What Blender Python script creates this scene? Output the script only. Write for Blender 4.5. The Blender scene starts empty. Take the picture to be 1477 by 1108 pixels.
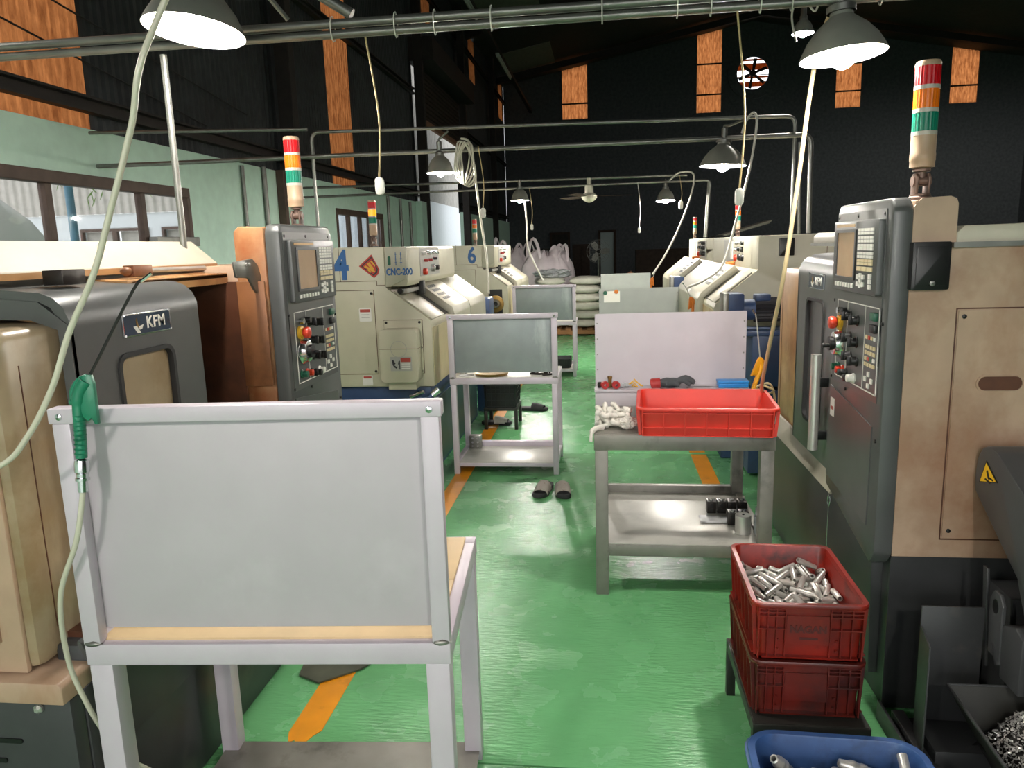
import bpy, bmesh, math, random
from mathutils import Vector, Matrix, noise
random.seed(7)
R = math.radians
sc = bpy.context.scene
COL = sc.collection

# ------------------------------------------------------------------ camera, sky, exposure
cam = bpy.data.cameras.new('camera')
cam.sensor_width = 36.0
cam.sensor_fit = 'HORIZONTAL'
cam.lens = 1080.0 / 1477.0 * 36.0
cam.clip_start = 0.05
cam_ob = bpy.data.objects.new('camera', cam)
COL.objects.link(cam_ob)
_p, _y, _r = 0.18178, 0.12590, -0.03111
_f = Vector((-math.sin(_y) * math.cos(_p), math.cos(_y) * math.cos(_p), -math.sin(_p)))
_s = Vector((math.cos(_y), math.sin(_y), 0))
_u = _s.cross(_f)
_s2 = math.cos(_r) * _s + math.sin(_r) * _u
_u2 = -math.sin(_r) * _s + math.cos(_r) * _u
cam_ob.matrix_world = Matrix(((_s2.x, _u2.x, -_f.x, 0), (_s2.y, _u2.y, -_f.y, 0), (_s2.z, _u2.z, -_f.z, 1.6), (0, 0, 0, 1)))
sc.camera = cam_ob

world = bpy.data.worlds.new('overcast_sky')
sc.world = world
world.use_nodes = True
world.node_tree.nodes['Background'].inputs[0].default_value = (0.95, 0.98, 1.0, 1)
world.node_tree.nodes['Background'].inputs[1].default_value = 2.4
sc.view_settings.view_transform = 'Standard'
sc.view_settings.look = 'None'
sc.view_settings.gamma = 1.0
sc.view_settings.use_curve_mapping = False
sc.view_settings.exposure = 0.0
# daylight comes through the open gate behind the camera: a portal only guides the sampling of the sky
_pl = bpy.data.lights.new('gate_portal', 'AREA')
_pl.shape = 'RECTANGLE'
_pl.size, _pl.size_y = 9.0, 4.6
_pl.cycles.is_portal = True
_po = bpy.data.objects.new('gate_portal', _pl)
COL.objects.link(_po)
_po.location = (0.2, -6.98, 2.35)
_po.rotation_euler = (R(90), 0, 0)
LAMP_L = 800.0          # radiance of the big bulbs
LAMP_S = 1500.0          # radiance of the small bulbs


# ------------------------------------------------------------------ materials
def lin(h):
    if isinstance(h, str):
        c = [int(h[i:i + 2], 16) / 255 for i in (0, 2, 4)]
        return tuple(v / 12.92 if v < .04045 else ((v + .055) / 1.055) ** 2.4 for v in c)
    return h


def mat(name, col, rough=.5, metal=0., spec=.5, stain=None, grain=0., bump=0., bscale=60., trans=0., emit=0., coat=0., rvar=0., alpha=1.):
    """stain = (colour, noise scale, threshold lo, hi [, (sx, sy, sz)])"""
    m = bpy.data.materials.new(name)
    m.use_nodes = True
    nt = m.node_tree
    b = nt.nodes['Principled BSDF']
    c = lin(col)
    b.inputs['Base Color'].default_value = (*c, 1)
    b.inputs['Roughness'].default_value = rough
    b.inputs['Metallic'].default_value = metal
    b.inputs['Specular IOR Level'].default_value = spec
    b.inputs['Transmission Weight'].default_value = trans
    b.inputs['Coat Weight'].default_value = coat
    b.inputs['Alpha'].default_value = alpha
    if emit:
        b.inputs['Emission Color'].default_value = (*c, 1)
        b.inputs['Emission Strength'].default_value = emit
    tc = None
    if stain or grain or bump or rvar:
        tc = nt.nodes.new('ShaderNodeTexCoord')
    src = None
    if grain:
        n = nt.nodes.new('ShaderNodeTexNoise')
        n.inputs['Scale'].default_value = 9
        n.inputs['Detail'].default_value = 6
        nt.links.new(tc.outputs['Object'], n.inputs['Vector'])
        mx = nt.nodes.new('ShaderNodeMix')
        mx.data_type = 'RGBA'
        mx.blend_type = 'MULTIPLY'
        mx.inputs['Factor'].default_value = 1
        mx.inputs['A'].default_value = (*c, 1)
        rp = nt.nodes.new('ShaderNodeMapRange')
        rp.inputs['From Min'].default_value = .3
        rp.inputs['From Max'].default_value = .7
        rp.inputs['To Min'].default_value = 1 - grain
        rp.inputs['To Max'].default_value = 1 + grain * .35
        nt.links.new(n.outputs['Fac'], rp.inputs['Value'])
        nt.links.new(rp.outputs['Result'], mx.inputs['B'])
        src = mx.outputs['Result']
    if stain:
        for k, st in enumerate(stain if isinstance(stain, list) else [stain]):
            n = nt.nodes.new('ShaderNodeTexNoise')
            n.inputs['Scale'].default_value = st[1]
            n.inputs['Detail'].default_value = 7
            n.inputs['Roughness'].default_value = .62
            mp = nt.nodes.new('ShaderNodeMapping')
            mp.inputs['Location'].default_value = (k * 3.1, k * 1.7, 0)
            if len(st) > 4:
                mp.inputs['Scale'].default_value = st[4]
            nt.links.new(tc.outputs['Object'], mp.inputs['Vector'])
            nt.links.new(mp.outputs['Vector'], n.inputs['Vector'])
            rp = nt.nodes.new('ShaderNodeMapRange')
            rp.inputs['From Min'].default_value = st[2]
            rp.inputs['From Max'].default_value = st[3]
            nt.links.new(n.outputs['Fac'], rp.inputs['Value'])
            mx = nt.nodes.new('ShaderNodeMix')
            mx.data_type = 'RGBA'
            nt.links.new(rp.outputs['Result'], mx.inputs['Factor'])
            if src:
                nt.links.new(src, mx.inputs['A'])
            else:
                mx.inputs['A'].default_value = (*c, 1)
            mx.inputs['B'].default_value = (*lin(st[0]), 1)
            src = mx.outputs['Result']
    if src:
        nt.links.new(src, b.inputs['Base Color'])
    if bump or rvar:
        n = nt.nodes.new('ShaderNodeTexNoise')
        n.inputs['Scale'].default_value = bscale
        n.inputs['Detail'].default_value = 4
        nt.links.new(tc.outputs['Object'], n.inputs['Vector'])
        if bump:
            bp = nt.nodes.new('ShaderNodeBump')
            bp.inputs['Strength'].default_value = bump
            bp.inputs['Distance'].default_value = .01
            nt.links.new(n.outputs['Fac'], bp.inputs['Height'])
            nt.links.new(bp.outputs['Normal'], b.inputs['Normal'])
        if rvar:
            n2 = nt.nodes.new('ShaderNodeTexNoise')
            n2.inputs['Scale'].default_value = 5
            n2.inputs['Detail'].default_value = 5
            nt.links.new(tc.outputs['Object'], n2.inputs['Vector'])
            rp = nt.nodes.new('ShaderNodeMapRange')
            rp.inputs['From Min'].default_value = .3
            rp.inputs['From Max'].default_value = .7
            rp.inputs['To Min'].default_value = max(.03, rough - rvar)
            rp.inputs['To Max'].default_value = rough + rvar
            nt.links.new(n2.outputs['Fac'], rp.inputs['Value'])
            nt.links.new(rp.outputs['Result'], b.inputs['Roughness'])
    return m


def translucent(name, col, col2):
    m = bpy.data.materials.new(name)
    m.use_nodes = True
    nt = m.node_tree
    nt.nodes.remove(nt.nodes['Principled BSDF'])
    out = nt.nodes['Material Output']
    t = nt.nodes.new('ShaderNodeBsdfTranslucent')
    d = nt.nodes.new('ShaderNodeBsdfDiffuse')
    d.inputs['Color'].default_value = (.12, .06, .03, 1)
    ad = nt.nodes.new('ShaderNodeAddShader')
    tc = nt.nodes.new('ShaderNodeTexCoord')
    mp = nt.nodes.new('ShaderNodeMapping')
    mp.inputs['Scale'].default_value = (3.2, 3.2, .9)
    n = nt.nodes.new('ShaderNodeTexNoise')
    n.inputs['Scale'].default_value = 5
    n.inputs['Detail'].default_value = 8
    n.inputs['Roughness'].default_value = .7
    rp = nt.nodes.new('ShaderNodeValToRGB')
    rp.color_ramp.elements[0].position = .36
    rp.color_ramp.elements[1].position = .66
    rp.color_ramp.elements[0].color = (*lin(col2), 1)
    rp.color_ramp.elements[1].color = (*lin(col), 1)
    L = nt.links.new
    L(tc.outputs['Object'], mp.inputs['Vector'])
    L(mp.outputs['Vector'], n.inputs['Vector'])
    L(n.outputs['Fac'], rp.inputs['Fac'])
    L(rp.outputs['Color'], t.inputs['Color'])
    L(t.outputs[0], ad.inputs[0])
    L(d.outputs[0], ad.inputs[1])
    L(ad.outputs[0], out.inputs['Surface'])
    return m


M = {}
M['floor'] = mat('green_floor_paint', '6DB377', .25, spec=.75, grain=.05, stain=[('62A872', 1.3, .55, .85), ('88C498', 1.8, .62, .9)], bump=.4, bscale=34, rvar=.08)
M['joint'] = mat('floor_joint_dirt', '1E3A26', .8)
M['yellow'] = mat('yellow_line_paint', 'E8960F', .4, grain=.15, stain=('B87A1A', 7, .6, .75), bump=.05)
M['green_wall'] = mat('pale_green_wall_paint', 'D2F0DF', .75, grain=.07, stain=('C0DFCF', 1.2, .55, .8))
M['dark_sheet'] = mat('dark_corrugated_steel', '33383A', .6, grain=.35, stain=('1F2122', 1.5, .45, .7))
M['dark_wall'] = mat('dark_far_wall', '56595E', .8, grain=.3)
M['roof'] = mat('dark_roof_sheet', '3A3B38', .8, grain=.3)
M['roof_pale'] = mat('greyed_roof_panel', '8A857A', .8, grain=.2)
M['girt'] = mat('rusty_dark_girt', '2B2420', .7, grain=.3)
M['rust_sheet'] = translucent('rust_stained_translucent_sheet', 'A4683C', '66371A')
M['win_frame'] = mat('brown_window_frame', '5A473C', .6, grain=.3)
M['glass'] = mat('window_glass', 'FFFFFF', .02, trans=1., spec=.3)
M['out_white'] = mat('white_outdoor_wall', 'D2D7DA', .8, grain=.05)
M['out_corr'] = mat('pale_outdoor_cladding', 'B9B5AE', .7, grain=.15)
M['leaf'] = mat('bamboo_leaf', '7E9A4C', .6)
M['bench'] = mat('silver_grey_bench_paint', 'CBC2CC', .42, metal=.1, grain=.06, bump=.03, bscale=180)
M['panel'] = mat('grey_painted_sheet', 'BCB6BC', .5, metal=.05, grain=.05, stain=('C6C0C6', 3, .6, .8))
M['panel_old'] = mat('streaked_grey_sheet', '929B9B', .45, metal=.15, grain=.12, stain=('B9C2C0', 5, .56, .75, (1, 1, .35)))
M['bench_dark'] = mat('worn_bare_bench_steel', '8C8981', .42, metal=.3, grain=.2, stain=('4A4742', 5, .55, .75))
M['steel_top'] = mat('wiped_sheet_steel', 'C6C4BC', .36, metal=.2, grain=.12, stain=('A3A29C', 4, .55, .75))
M['wood'] = mat('pale_wood_board', 'D9BE93', .6, grain=.12, stain=('9A7A50', 6, .62, .8, (.3, 3, 1)))
M['kgrey'] = mat('charcoal_machine_paint', '525453', .33, grain=.12, spec=.5, stain=('6A655C', 3, .62, .85))
M['kdark'] = mat('dark_machine_base', '3A3B3C', .4, grain=.2, stain=('54504A', 4, .6, .8))
M['beige'] = mat('oil_stained_beige_paint', 'B79C84', .42, grain=.12, stain=[('8A5E42', 1.9, .50, .74), ('A37F64', 6, .52, .78, (1, 1, .4))])
M['beige_rust'] = mat('rusty_beige_paint', 'BE905F', .36, grain=.2, stain=[('824A28', 2.4, .50, .72), ('D8B48C', 5, .60, .8)])
M['rust_side'] = mat('heavily_rusted_beige_side', 'A97F58', .4, grain=.2, stain=[('8A4A26', 2.6, .40, .60), ('D8B080', 5, .60, .8), ('5A2C18', 4, .60, .8)])
M['chip_metal'] = mat('bright_chip_metal', 'D8D6D2', .32, metal=.55)
M['bracket'] = mat('rusty_grey_bracket', '6E5A50', .45, metal=.4, grain=.3)
M['downpipe'] = mat('blue_downpipe_paint', '4E7488', .5)
M['tan'] = mat('oily_tan_cover', 'A09074', .33, grain=.2, stain=[('6A5038', 3.5, .50, .68, (1, 1, .3)), ('8A7656', 6, .5, .7)])
M['rust'] = mat('brown_oily_liner', '8A5A38', .4, grain=.3, stain=('4A2A18', 3, .5, .7))
M['rust_dark'] = mat('dark_brown_liner', '5A3420', .5, grain=.3, stain=('2C180E', 3, .45, .7))
M['cream'] = mat('cream_lid_paint', 'B4AE9C', .5, grain=.07, stain=('A98A64', 5, .68, .8))
M['wl'] = mat('cream_lathe_paint', 'BDB8A2', .45, grain=.06, stain=('A59A7C', 2.5, .6, .8))
M['wl2'] = mat('bright_cream_lathe_cover', 'ACA896', .45, grain=.05, stain=('B49A66', 2.5, .66, .8))
M['wl_stain'] = mat('rust_streaked_cream', 'C0B58E', .42, grain=.1, stain=('A0713C', 5, .52, .7, (1, 1, .3)))
M['blue'] = mat('navy_machine_paint', '34496F', .4, grain=.15, stain=('25324A', 4, .55, .75))
M['teal'] = mat('teal_dark_base_paint', '3F5658', .35, grain=.15)
M['black'] = mat('black_plastic', '151515', .4)
M['rubber'] = mat('black_rubber', '222222', .7)
M['navy'] = mat('badge_navy', '1D3146', .25, grain=.2)
M['chrome'] = mat('bright_metal', 'D4D6D8', .18, metal=1.)
M['steel'] = mat('machined_steel', 'D2D0CA', .28, metal=.65, grain=.12)
M['galv'] = mat('galvanised_pipe', '85857F', .38, metal=.7, grain=.25, stain=('6A6254', 6, .6, .75, (1, 1, 1)))
M['dark_steel'] = mat('dark_oily_steel', '35312E', .35, metal=.6, grain=.25)
M['screen'] = mat('crt_screen_reflection', 'B89878', .18, grain=.12)  # light tan puts the reflection on the glass into the colour
M['key_white'] = mat('white_key', 'E6E4DC', .5)
M['key_cream'] = mat('cream_key', 'D9C9A0', .5)
M['key_grey'] = mat('grey_key', 'B4B4AE', .5)
M['red_btn'] = mat('red_button', 'C83A20', .3)
M['yel_ring'] = mat('yellow_ring', 'D8A82C', .4)
M['green_btn'] = mat('green_button', '1E5B44', .35)
M['lens_red'] = mat('red_lens', 'B80E16', .3, spec=.3)
M['lens_amber'] = mat('amber_lens', 'D86A08', .3, spec=.3)
M['lens_green'] = mat('green_lens', '0E6E58', .3, spec=.3)
M['lens_amber_lit'] = mat('lit_amber_lens', 'FF7A10', .2, emit=2.2)
M['lens_band'] = mat('white_tower_band', 'AAA69C', .4)
M['tower_body'] = mat('beige_tower_body', 'A88F76', .45, grain=.1)
M['red_plastic'] = mat('red_plastic', 'D03A2C', .42, grain=.06)
M['red_dirty'] = mat('grimy_red_plastic', '8E2013', .35, grain=.25, stain=[('2C1410', 6, .54, .70), ('5A1A12', 2, .46, .68)])
M['red_grime'] = mat('oily_dark_red_plastic', '6A1C12', .35, grain=.25, stain=[('261614', 4, .42, .66)])
M['blue_plastic'] = mat('worn_blue_plastic', '3A5E98', .4, grain=.25, stain=[('20304C', 5, .5, .72), ('5C82B4', 9, .62, .8)])
M['black_crate'] = mat('black_crate_plastic', '26292A', .45, grain=.2)
M['stand'] = mat('dark_stand_steel', '33332F', .45, metal=.3, grain=.25)
M['conv'] = mat('dark_conveyor_paint', '48494A', .36, grain=.1, stain=('5A5750', 4, .62, .8))
M['sticker_y'] = mat('warning_yellow', 'F0BE1C', .5)
M['sticker_w'] = mat('white_sticker', 'DAD8D2', .5)
M['sticker_g'] = mat('grey_sticker', 'A6A49E', .5)
M['sticker_r'] = mat('red_sticker_band', 'A8463C', .5)
M['print_blue'] = mat('blue_numeral_paint', '2C5C94', .5)
M['print_dark'] = mat('dark_print', '2A2A30', .6)
M['print_grime'] = mat('faded_dark_print', '471A16', .6)
M['paper_red'] = mat('red_festive_paper', 'A8322C', .6, grain=.1)
M['paper_gold'] = mat('gold_brush_print', 'C8962E', .5)
M['shade_out'] = mat('grey_lamp_shade', '8A8B82', .45, metal=.2, grain=.15)
M['panel_far'] = mat('dull_grey_sheet', '9EA29D', .5, metal=.1, grain=.06)
M['curtain'] = translucent('thin_pale_curtain', 'D4DEE6', 'B4C2CC')
M['shade_in'] = mat('white_reflector', 'F4F4F0', .5)
M['bulb_f'] = mat('lit_far_bulb', 'FFF9F0', .5, emit=3600.)
M['bulb_fill'] = mat('lit_fill_bulb', 'FFF9F0', .5, emit=5200.)  # for the two unseen lamps added to lift the dark hall
M['bulb'] = mat('lit_bulb', 'FFF9F0', .5, emit=LAMP_L)
M['bulb_s'] = mat('lit_small_bulb', 'FFF9F0', .5, emit=LAMP_S)
M['cord_w'] = mat('white_cord', 'D8D6CC', .5)
M['cord_y'] = mat('yellowed_cord', 'B7A272', .5)
M['hose'] = mat('clear_air_hose', 'C9C6B4', .25, spec=.7, grain=.08)
M['hose_y'] = mat('yellowed_air_hose', 'C8B48A', .3, spec=.6, grain=.08)
M['gun_green'] = mat('green_gun_body', '1E7A5C', .35, grain=.08)
M['gun_yellow'] = mat('yellow_gun_body', 'DE9A1A', .4)
M['gun_orange'] = mat('orange_gun_body', 'D87A2C', .4)
M['cloth_w'] = mat('soiled_white_rag', 'DEDAD0', .9, grain=.12, stain=('B08078', 9, .66, .76))
M['cloth_g'] = mat('dark_grey_glove_knit', '4A4D50', .95, grain=.3, bump=.3, bscale=400)
M['cloth_mat'] = mat('oily_floor_cloth', '4E5142', .85, grain=.3)
M['slip_sole'] = mat('black_slipper_sole', '2A2A2C', .7)
M['slip_band'] = mat('grey_slipper_band', 'A49C92', .7, grain=.2, stain=('6A4A3C', 30, .6, .7))
M['bag'] = mat('pinkish_white_woven_bag', 'F2E6EA', .75, grain=.08)
M['sack'] = mat('pale_grey_woven_sack', 'D0CEC0', .8, grain=.15, stain=('8A7A5A', 4, .58, .75))
M['pallet'] = mat('pallet_board', '9A6E44', .8, grain=.3)
M['card'] = mat('brown_cardboard', 'A2735A', .8, grain=.15)
M['clear'] = mat('thin_clear_plastic', 'E6ECEC', .15, trans=.6, spec=.6)
M['poly'] = mat('frosted_plastic_bag', 'CDD0D2', .35, trans=.35)
M['blue_box'] = mat('bright_blue_plastic', '2A86D0', .35)
M['brass'] = mat('worn_brass', '9A7A44', .3, metal=.8, grain=.2)
M['red_part'] = mat('red_rubber_ring', 'A02A28', .4)
M['tube_glass'] = mat('unlit_fluorescent_tube', 'BFC8C0', .4)
M['fan_white'] = mat('ivory_fan_enamel', 'C9C6B4', .45)
M['chip_bed'] = mat('dark_chip_bed', '3A3836', .35, metal=.8, grain=.4)
M['clutter'] = mat('dark_store_clutter', '2C2824', .8, grain=.4)
M['clutter2'] = mat('dark_rusty_clutter', '3C2C24', .8, grain=.4)
M['far_door'] = mat('pale_far_door', 'A8B4B4', .7)
M['dark_red'] = mat('dark_red_hose_heap', '5A201C', .6)


_nt = M['floor'].node_tree
for _n in _nt.nodes:
    if _n.type == 'TEX_NOISE' and abs(_n.inputs['Scale'].default_value - 34) < .1:
        _mp = _nt.nodes.new('ShaderNodeMapping')
        _mp.inputs['Scale'].default_value = (.45, 2.6, 1)
        _lk = _n.inputs['Vector'].links[0]
        _nt.links.new(_lk.from_socket, _mp.inputs['Vector'])
        _nt.links.new(_mp.outputs['Vector'], _n.inputs['Vector'])


# ------------------------------------------------------------------ geometry helper
def V(*a):
    return Vector(a)


def rrect(x0, x1, z0, z1, r, n=4):
    r = max(1e-4, min(r, (x1 - x0) / 2 - 1e-4, (z1 - z0) / 2 - 1e-4))
    out = []
    for cx, cz, a in ((x1 - r, z0 + r, -90), (x1 - r, z1 - r, 0), (x0 + r, z1 - r, 90), (x0 + r, z0 + r, 180)):
        for k in range(n + 1):
            t = R(a + 90 * k / n)
            out.append((cx + r * math.cos(t), cz + r * math.sin(t)))
    return out


class G:
    def __init__(s, M4=None):
        s.b = bmesh.new()
        s.m = M4

    def _v(s, p):
        p = Vector(p)
        return s.b.verts.new(s.m @ p if s.m else p)

    def _f(s, vs):
        try:
            return s.b.faces.new(vs)
        except ValueError:
            return None

    def loft(s, loops, cap=(True, True), closed=True):
        L = [[s._v(p) for p in lp] for lp in loops]
        n = len(L[0])
        for a, b in zip(L, L[1:]):
            for i in range(n if closed else n - 1):
                j = (i + 1) % n
                s._f((a[i], a[j], b[j], b[i]))
        if cap[0]:
            s._f(L[0][::-1])
        if cap[1]:
            s._f(L[-1])
        return s

    @staticmethod
    def _ax(p, ax, t):
        return (t, p[0], p[1]) if ax == 'x' else (p[0], t, p[1]) if ax == 'y' else (p[0], p[1], t)

    def prism(s, pts, ax, lo, hi, bev=0.):
        if bev <= 0:
            return s.loft([[s._ax(p, ax, lo) for p in pts], [s._ax(p, ax, hi) for p in pts]])
        t = bmesh.new()
        A = [t.verts.new(s._ax(p, ax, lo)) for p in pts]
        B = [t.verts.new(s._ax(p, ax, hi)) for p in pts]
        n = len(pts)
        t.faces.new(A[::-1])
        t.faces.new(B)
        for i in range(n):
            t.faces.new((A[i], A[(i + 1) % n], B[(i + 1) % n], B[i]))
        bmesh.ops.recalc_face_normals(t, faces=t.faces)
        bmesh.ops.bevel(t, geom=list(t.edges), offset=bev, segments=2, profile=.5, affect='EDGES', clamp_overlap=True)
        s._merge(t)
        return s

    def _merge(s, t):
        mp = {v: s._v(v.co) for v in t.verts}
        for f in t.faces:
            s._f([mp[v] for v in f.verts])
        t.free()

    def box(s, a, b, bev=0.):
        x0, y0, z0 = a
        x1, y1, z1 = b
        return s.prism([(x0, y0), (x1, y0), (x1, y1), (x0, y1)], 'z', z0, z1, bev)

    def ring(s, outer, inner, ax, lo, hi):
        n = len(outer)
        O0, O1, I0, I1 = [[s._v(s._ax(p, ax, t)) for p in q] for q, t in ((outer, lo), (outer, hi), (inner, lo), (inner, hi))]
        for i in range(n):
            j = (i + 1) % n
            s._f((O0[i], O0[j], O1[j], O1[i]))
            s._f((I0[j], I0[i], I1[i], I1[j]))
            s._f((O0[j], O0[i], I0[i], I0[j]))
            s._f((O1[i], O1[j], I1[j], I1[i]))
        return s

    def tube(s, pts, r, n=8, cap=True, flat=1.):
        pts = [Vector(p) for p in pts]
        loops = []
        T = []
        for i in range(len(pts)):
            d = pts[min(i + 1, len(pts) - 1)] - pts[max(i - 1, 0)]
            T.append(d.normalized())
        up = Vector((0, 0, 1)) if abs(T[0].z) < .9 else Vector((1, 0, 0))
        x = T[0].cross(up).normalized()
        for i, p in enumerate(pts):
            x = (x - T[i] * x.dot(T[i])).normalized()
            y = T[i].cross(x)
            rr = r[i] if isinstance(r, (list, tuple)) else r
            loops.append([p + (x * math.cos(2 * math.pi * k / n) * flat + y * math.sin(2 * math.pi * k / n)) * rr for k in range(n)])
        return s.loft(loops, (cap, cap))

    def cyl(s, a, b, r, n=16, r2=None):
        return s.tube([a, b], [r, r if r2 is None else r2], n)

    def lathe(s, prof, c=(0, 0, 0), n=24, d=(0, 0, 1), cap=(False, False)):
        q = Vector((0, 0, 1)).rotation_difference(Vector(d).normalized()).to_matrix()
        c = Vector(c)
        loops = [[c + q @ Vector((r * math.cos(2 * math.pi * k / n), r * math.sin(2 * math.pi * k / n), z)) for k in range(n)] for r, z in prof]
        return s.loft(loops, cap)

    def ico(s, c, r, sub=2, sc3=(1, 1, 1), fn=None):
        t = bmesh.new()
        bmesh.ops.create_icosphere(t, subdivisions=sub, radius=1)
        for v in t.verts:
            k = fn(v.co) if fn else 1.
            v.co = Vector((v.co.x * sc3[0], v.co.y * sc3[1], v.co.z * sc3[2])) * (r * k) + Vector(c)
        s._merge(t)
        return s

    def o(s, name, m, parent=None, smooth=40, mpi=None):
        bmesh.ops.recalc_face_normals(s.b, faces=s.b.faces)
        me = bpy.data.meshes.new(name)
        s.b.to_mesh(me)
        s.b.free()
        me.materials.append(M[m] if isinstance(m, str) else m)
        if smooth and me.polygons:
            me.polygons.foreach_set('use_smooth', [True] * len(me.polygons))
            me.set_sharp_from_angle(angle=R(smooth))
        ob = bpy.data.objects.new(name, me)
        COL.objects.link(ob)
        if parent:
            ob.parent = parent
            if mpi is not None:
                ob.matrix_parent_inverse = mpi
        return ob


def tag(o, label=None, cat=None, group=None, kind=None):
    for k, v in (('label', label), ('category', cat), ('group', group), ('kind', kind)):
        if v:
            o[k] = v
    return o


def thing(name, label, cat, loc=(0, 0, 0), rz=0., group=None):
    o = bpy.data.objects.new(name, None)
    o.empty_display_size = .1
    COL.objects.link(o)
    o.location = loc
    o.rotation_euler = (0, 0, rz)
    return tag(o, label, cat, group)


def inv(o):
    return (Matrix.Translation(o.location) @ o.rotation_euler.to_matrix().to_4x4()).inverted()


def dup(root, loc=None, rz=None, label=None, group=None):
    kids = {}
    for c in COL.objects:
        if c.parent:
            kids.setdefault(c.parent.name, []).append(c)

    def rec(o, par):
        c = o.copy()
        COL.objects.link(c)
        if par:
            c.parent = par
        for k in kids.get(o.name, []):
            rec(k, c)
        return c
    r = rec(root, None)
    if loc is not None:
        r.location = loc
    if rz is not None:
        r.rotation_euler = (0, 0, rz)
    if label:
        r['label'] = label
    if group:
        r['group'] = group
    return r


def text(s, name, m, parent, size, mw, depth=.001, bold=0., align='CENTER', sx=1., shear=0., body_space=False):
    cu = bpy.data.curves.new(name, 'FONT')
    cu.body = s
    cu.size = size
    cu.extrude = depth
    cu.offset = bold
    cu.space_character = 1.08 if body_space else 1.0
    cu.shear = shear
    cu.align_x = align
    cu.align_y = 'CENTER'
    cu.resolution_u = 3
    t = bpy.data.objects.new(name, cu)
    COL.objects.link(t)
    dg = bpy.context.evaluated_depsgraph_get()
    me = bpy.data.meshes.new_from_object(t.evaluated_get(dg))
    bpy.data.objects.remove(t)
    me.transform(mw @ Matrix.Diagonal((sx, 1, 1, 1)))
    me.materials.clear()
    me.materials.append(M[m])
    ob = bpy.data.objects.new(name, me)
    COL.objects.link(ob)
    ob.parent = parent
    return ob


def face_mw(o, right, up):
    """matrix that puts text (x right, y up, z out) at o"""
    x, y = Vector(right), Vector(up)
    z = x.cross(y)
    return Matrix(((x.x, y.x, z.x, o[0]), (x.y, y.y, z.y, o[1]), (x.z, y.z, z.z, o[2]), (0, 0, 0, 1)))


def struct(o):
    o['kind'] = 'structure'
    return o


def curve_pts(ctrl, n=8):
    """Catmull-Rom through control points"""
    P = [Vector(p) for p in ctrl]
    out = []
    for i in range(len(P) - 1):
        p0, p1, p2, p3 = P[max(i - 1, 0)], P[i], P[i + 1], P[min(i + 2, len(P) - 1)]
        for k in range(n):
            t = k / n
            out.append(.5 * ((2 * p1) + (p2 - p0) * t + (2 * p0 - 5 * p1 + 4 * p2 - p3) * t * t + (3 * p1 - p0 - 3 * p2 + p3) * t ** 3))
    out.append(P[-1])
    return out
# ------------------------------------------------------------------ the hall
def cells(g, xs, zs, holes, put):
    """boxes for every grid cell that is not inside a hole"""
    for h in holes:
        xs += [h[0], h[1]]
        zs += [h[2], h[3]]
    xs, zs = sorted(set(xs)), sorted(set(zs))
    for a, b in zip(xs, xs[1:]):
        run = None
        for c, d in zip(zs, zs[1:]):
            mx, mz = (a + b) / 2, (c + d) / 2
            if any(h[0] < mx < h[1] and h[2] < mz < h[3] for h in holes):
                if run:
                    put(g, a, b, *run)
                run = None
            else:
                run = (run[0], d) if run else (c, d)
        if run:
            put(g, a, b, *run)


XL, XR, YB, YF = -4.3, 17.0, -7.0, 34.0

fl = struct(G().box((XL - .1, YB - .1, -.06), (XR + .1, YF + .1, -.008)).o('floor', 'joint'))
ys = [YB, -1.9, 2.075, 5.65, 9.1, 14.0, 20.0, YF]
for a, b in zip(ys, ys[1:]):
    for c, d in ((XL, -2.6), (-2.6, 2.4), (2.4, 9.0), (9.0, XR)):
        G().box((c + .003, a + .003, -.02), (d - .003, b - .003, 0), .0025).o('slab', 'floor', fl)
# painted lane lines
g = G()
g.prism([(-1.075, 2.17), (-1.055, 2.12), (-1.04, 2.135), (-1.02, 2.105), (-1.0, 2.12), (-.985, 2.16), (-.965, 2.19), (-.963, 5.62), (-1.072, 5.62)], 'z', .0003, .0022)
tag(g.o('trim_1', 'yellow', smooth=0), kind='structure')
tag(G().box((-1.075, 5.68, .0003), (-.963, 13.9, .0022)).o('trim_2', 'yellow', smooth=0), kind='structure')
tag(G().box((.64, 2.9, .0003), (.755, 5.62, .0022)).o('trim_3', 'yellow', smooth=0), kind='structure')
tag(G().box((.64, 5.68, .0003), (.755, 13.9, .0022)).o('trim_4', 'yellow', smooth=0), kind='structure')

# left wall: painted masonry below
WIN1 = (3.3, 7.40, 1.70, 2.26)
WIN2 = (11.7, 14.25, 1.55, 2.26)
g = G()
cells(g, [YB, 17.55], [0, 2.655], [WIN1, WIN2], lambda g, a, b, c, d: g.box((XL, a, c), (-4.2, b, d)))
cells(g, [22.75, YF], [0, 2.655], [], lambda g, a, b, c, d: g.box((XL, a, c), (-4.2, b, d)))
wl_ = struct(g.o('wall_left', 'green_wall', smooth=0))


def corr_sheet(name, m, parent, ax, c, a, b, z0, z1, pitch=.11, dep=.022, top=None):
    """corrugated sheet: ax 'y' runs along Y at X=c, 'x' runs along X at Y=c"""
    n = max(2, int(round((b - a) / pitch)) * 4)
    lo, hi = [], []
    for i in range(n + 1):
        t = a + (b - a) * i / n
        o = dep * (0, 1, 1, 0)[i % 4]
        zt = z1 if top is None else top(t)
        lo.append((c + o, t, z0) if ax == 'y' else (t, c - o, z0))
        hi.append((c + o, t, zt) if ax == 'y' else (t, c - o, zt))
    g = G()
    g.loft([lo, hi], (False, False), closed=False)
    return g.o(name, m, parent, smooth=0)


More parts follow.
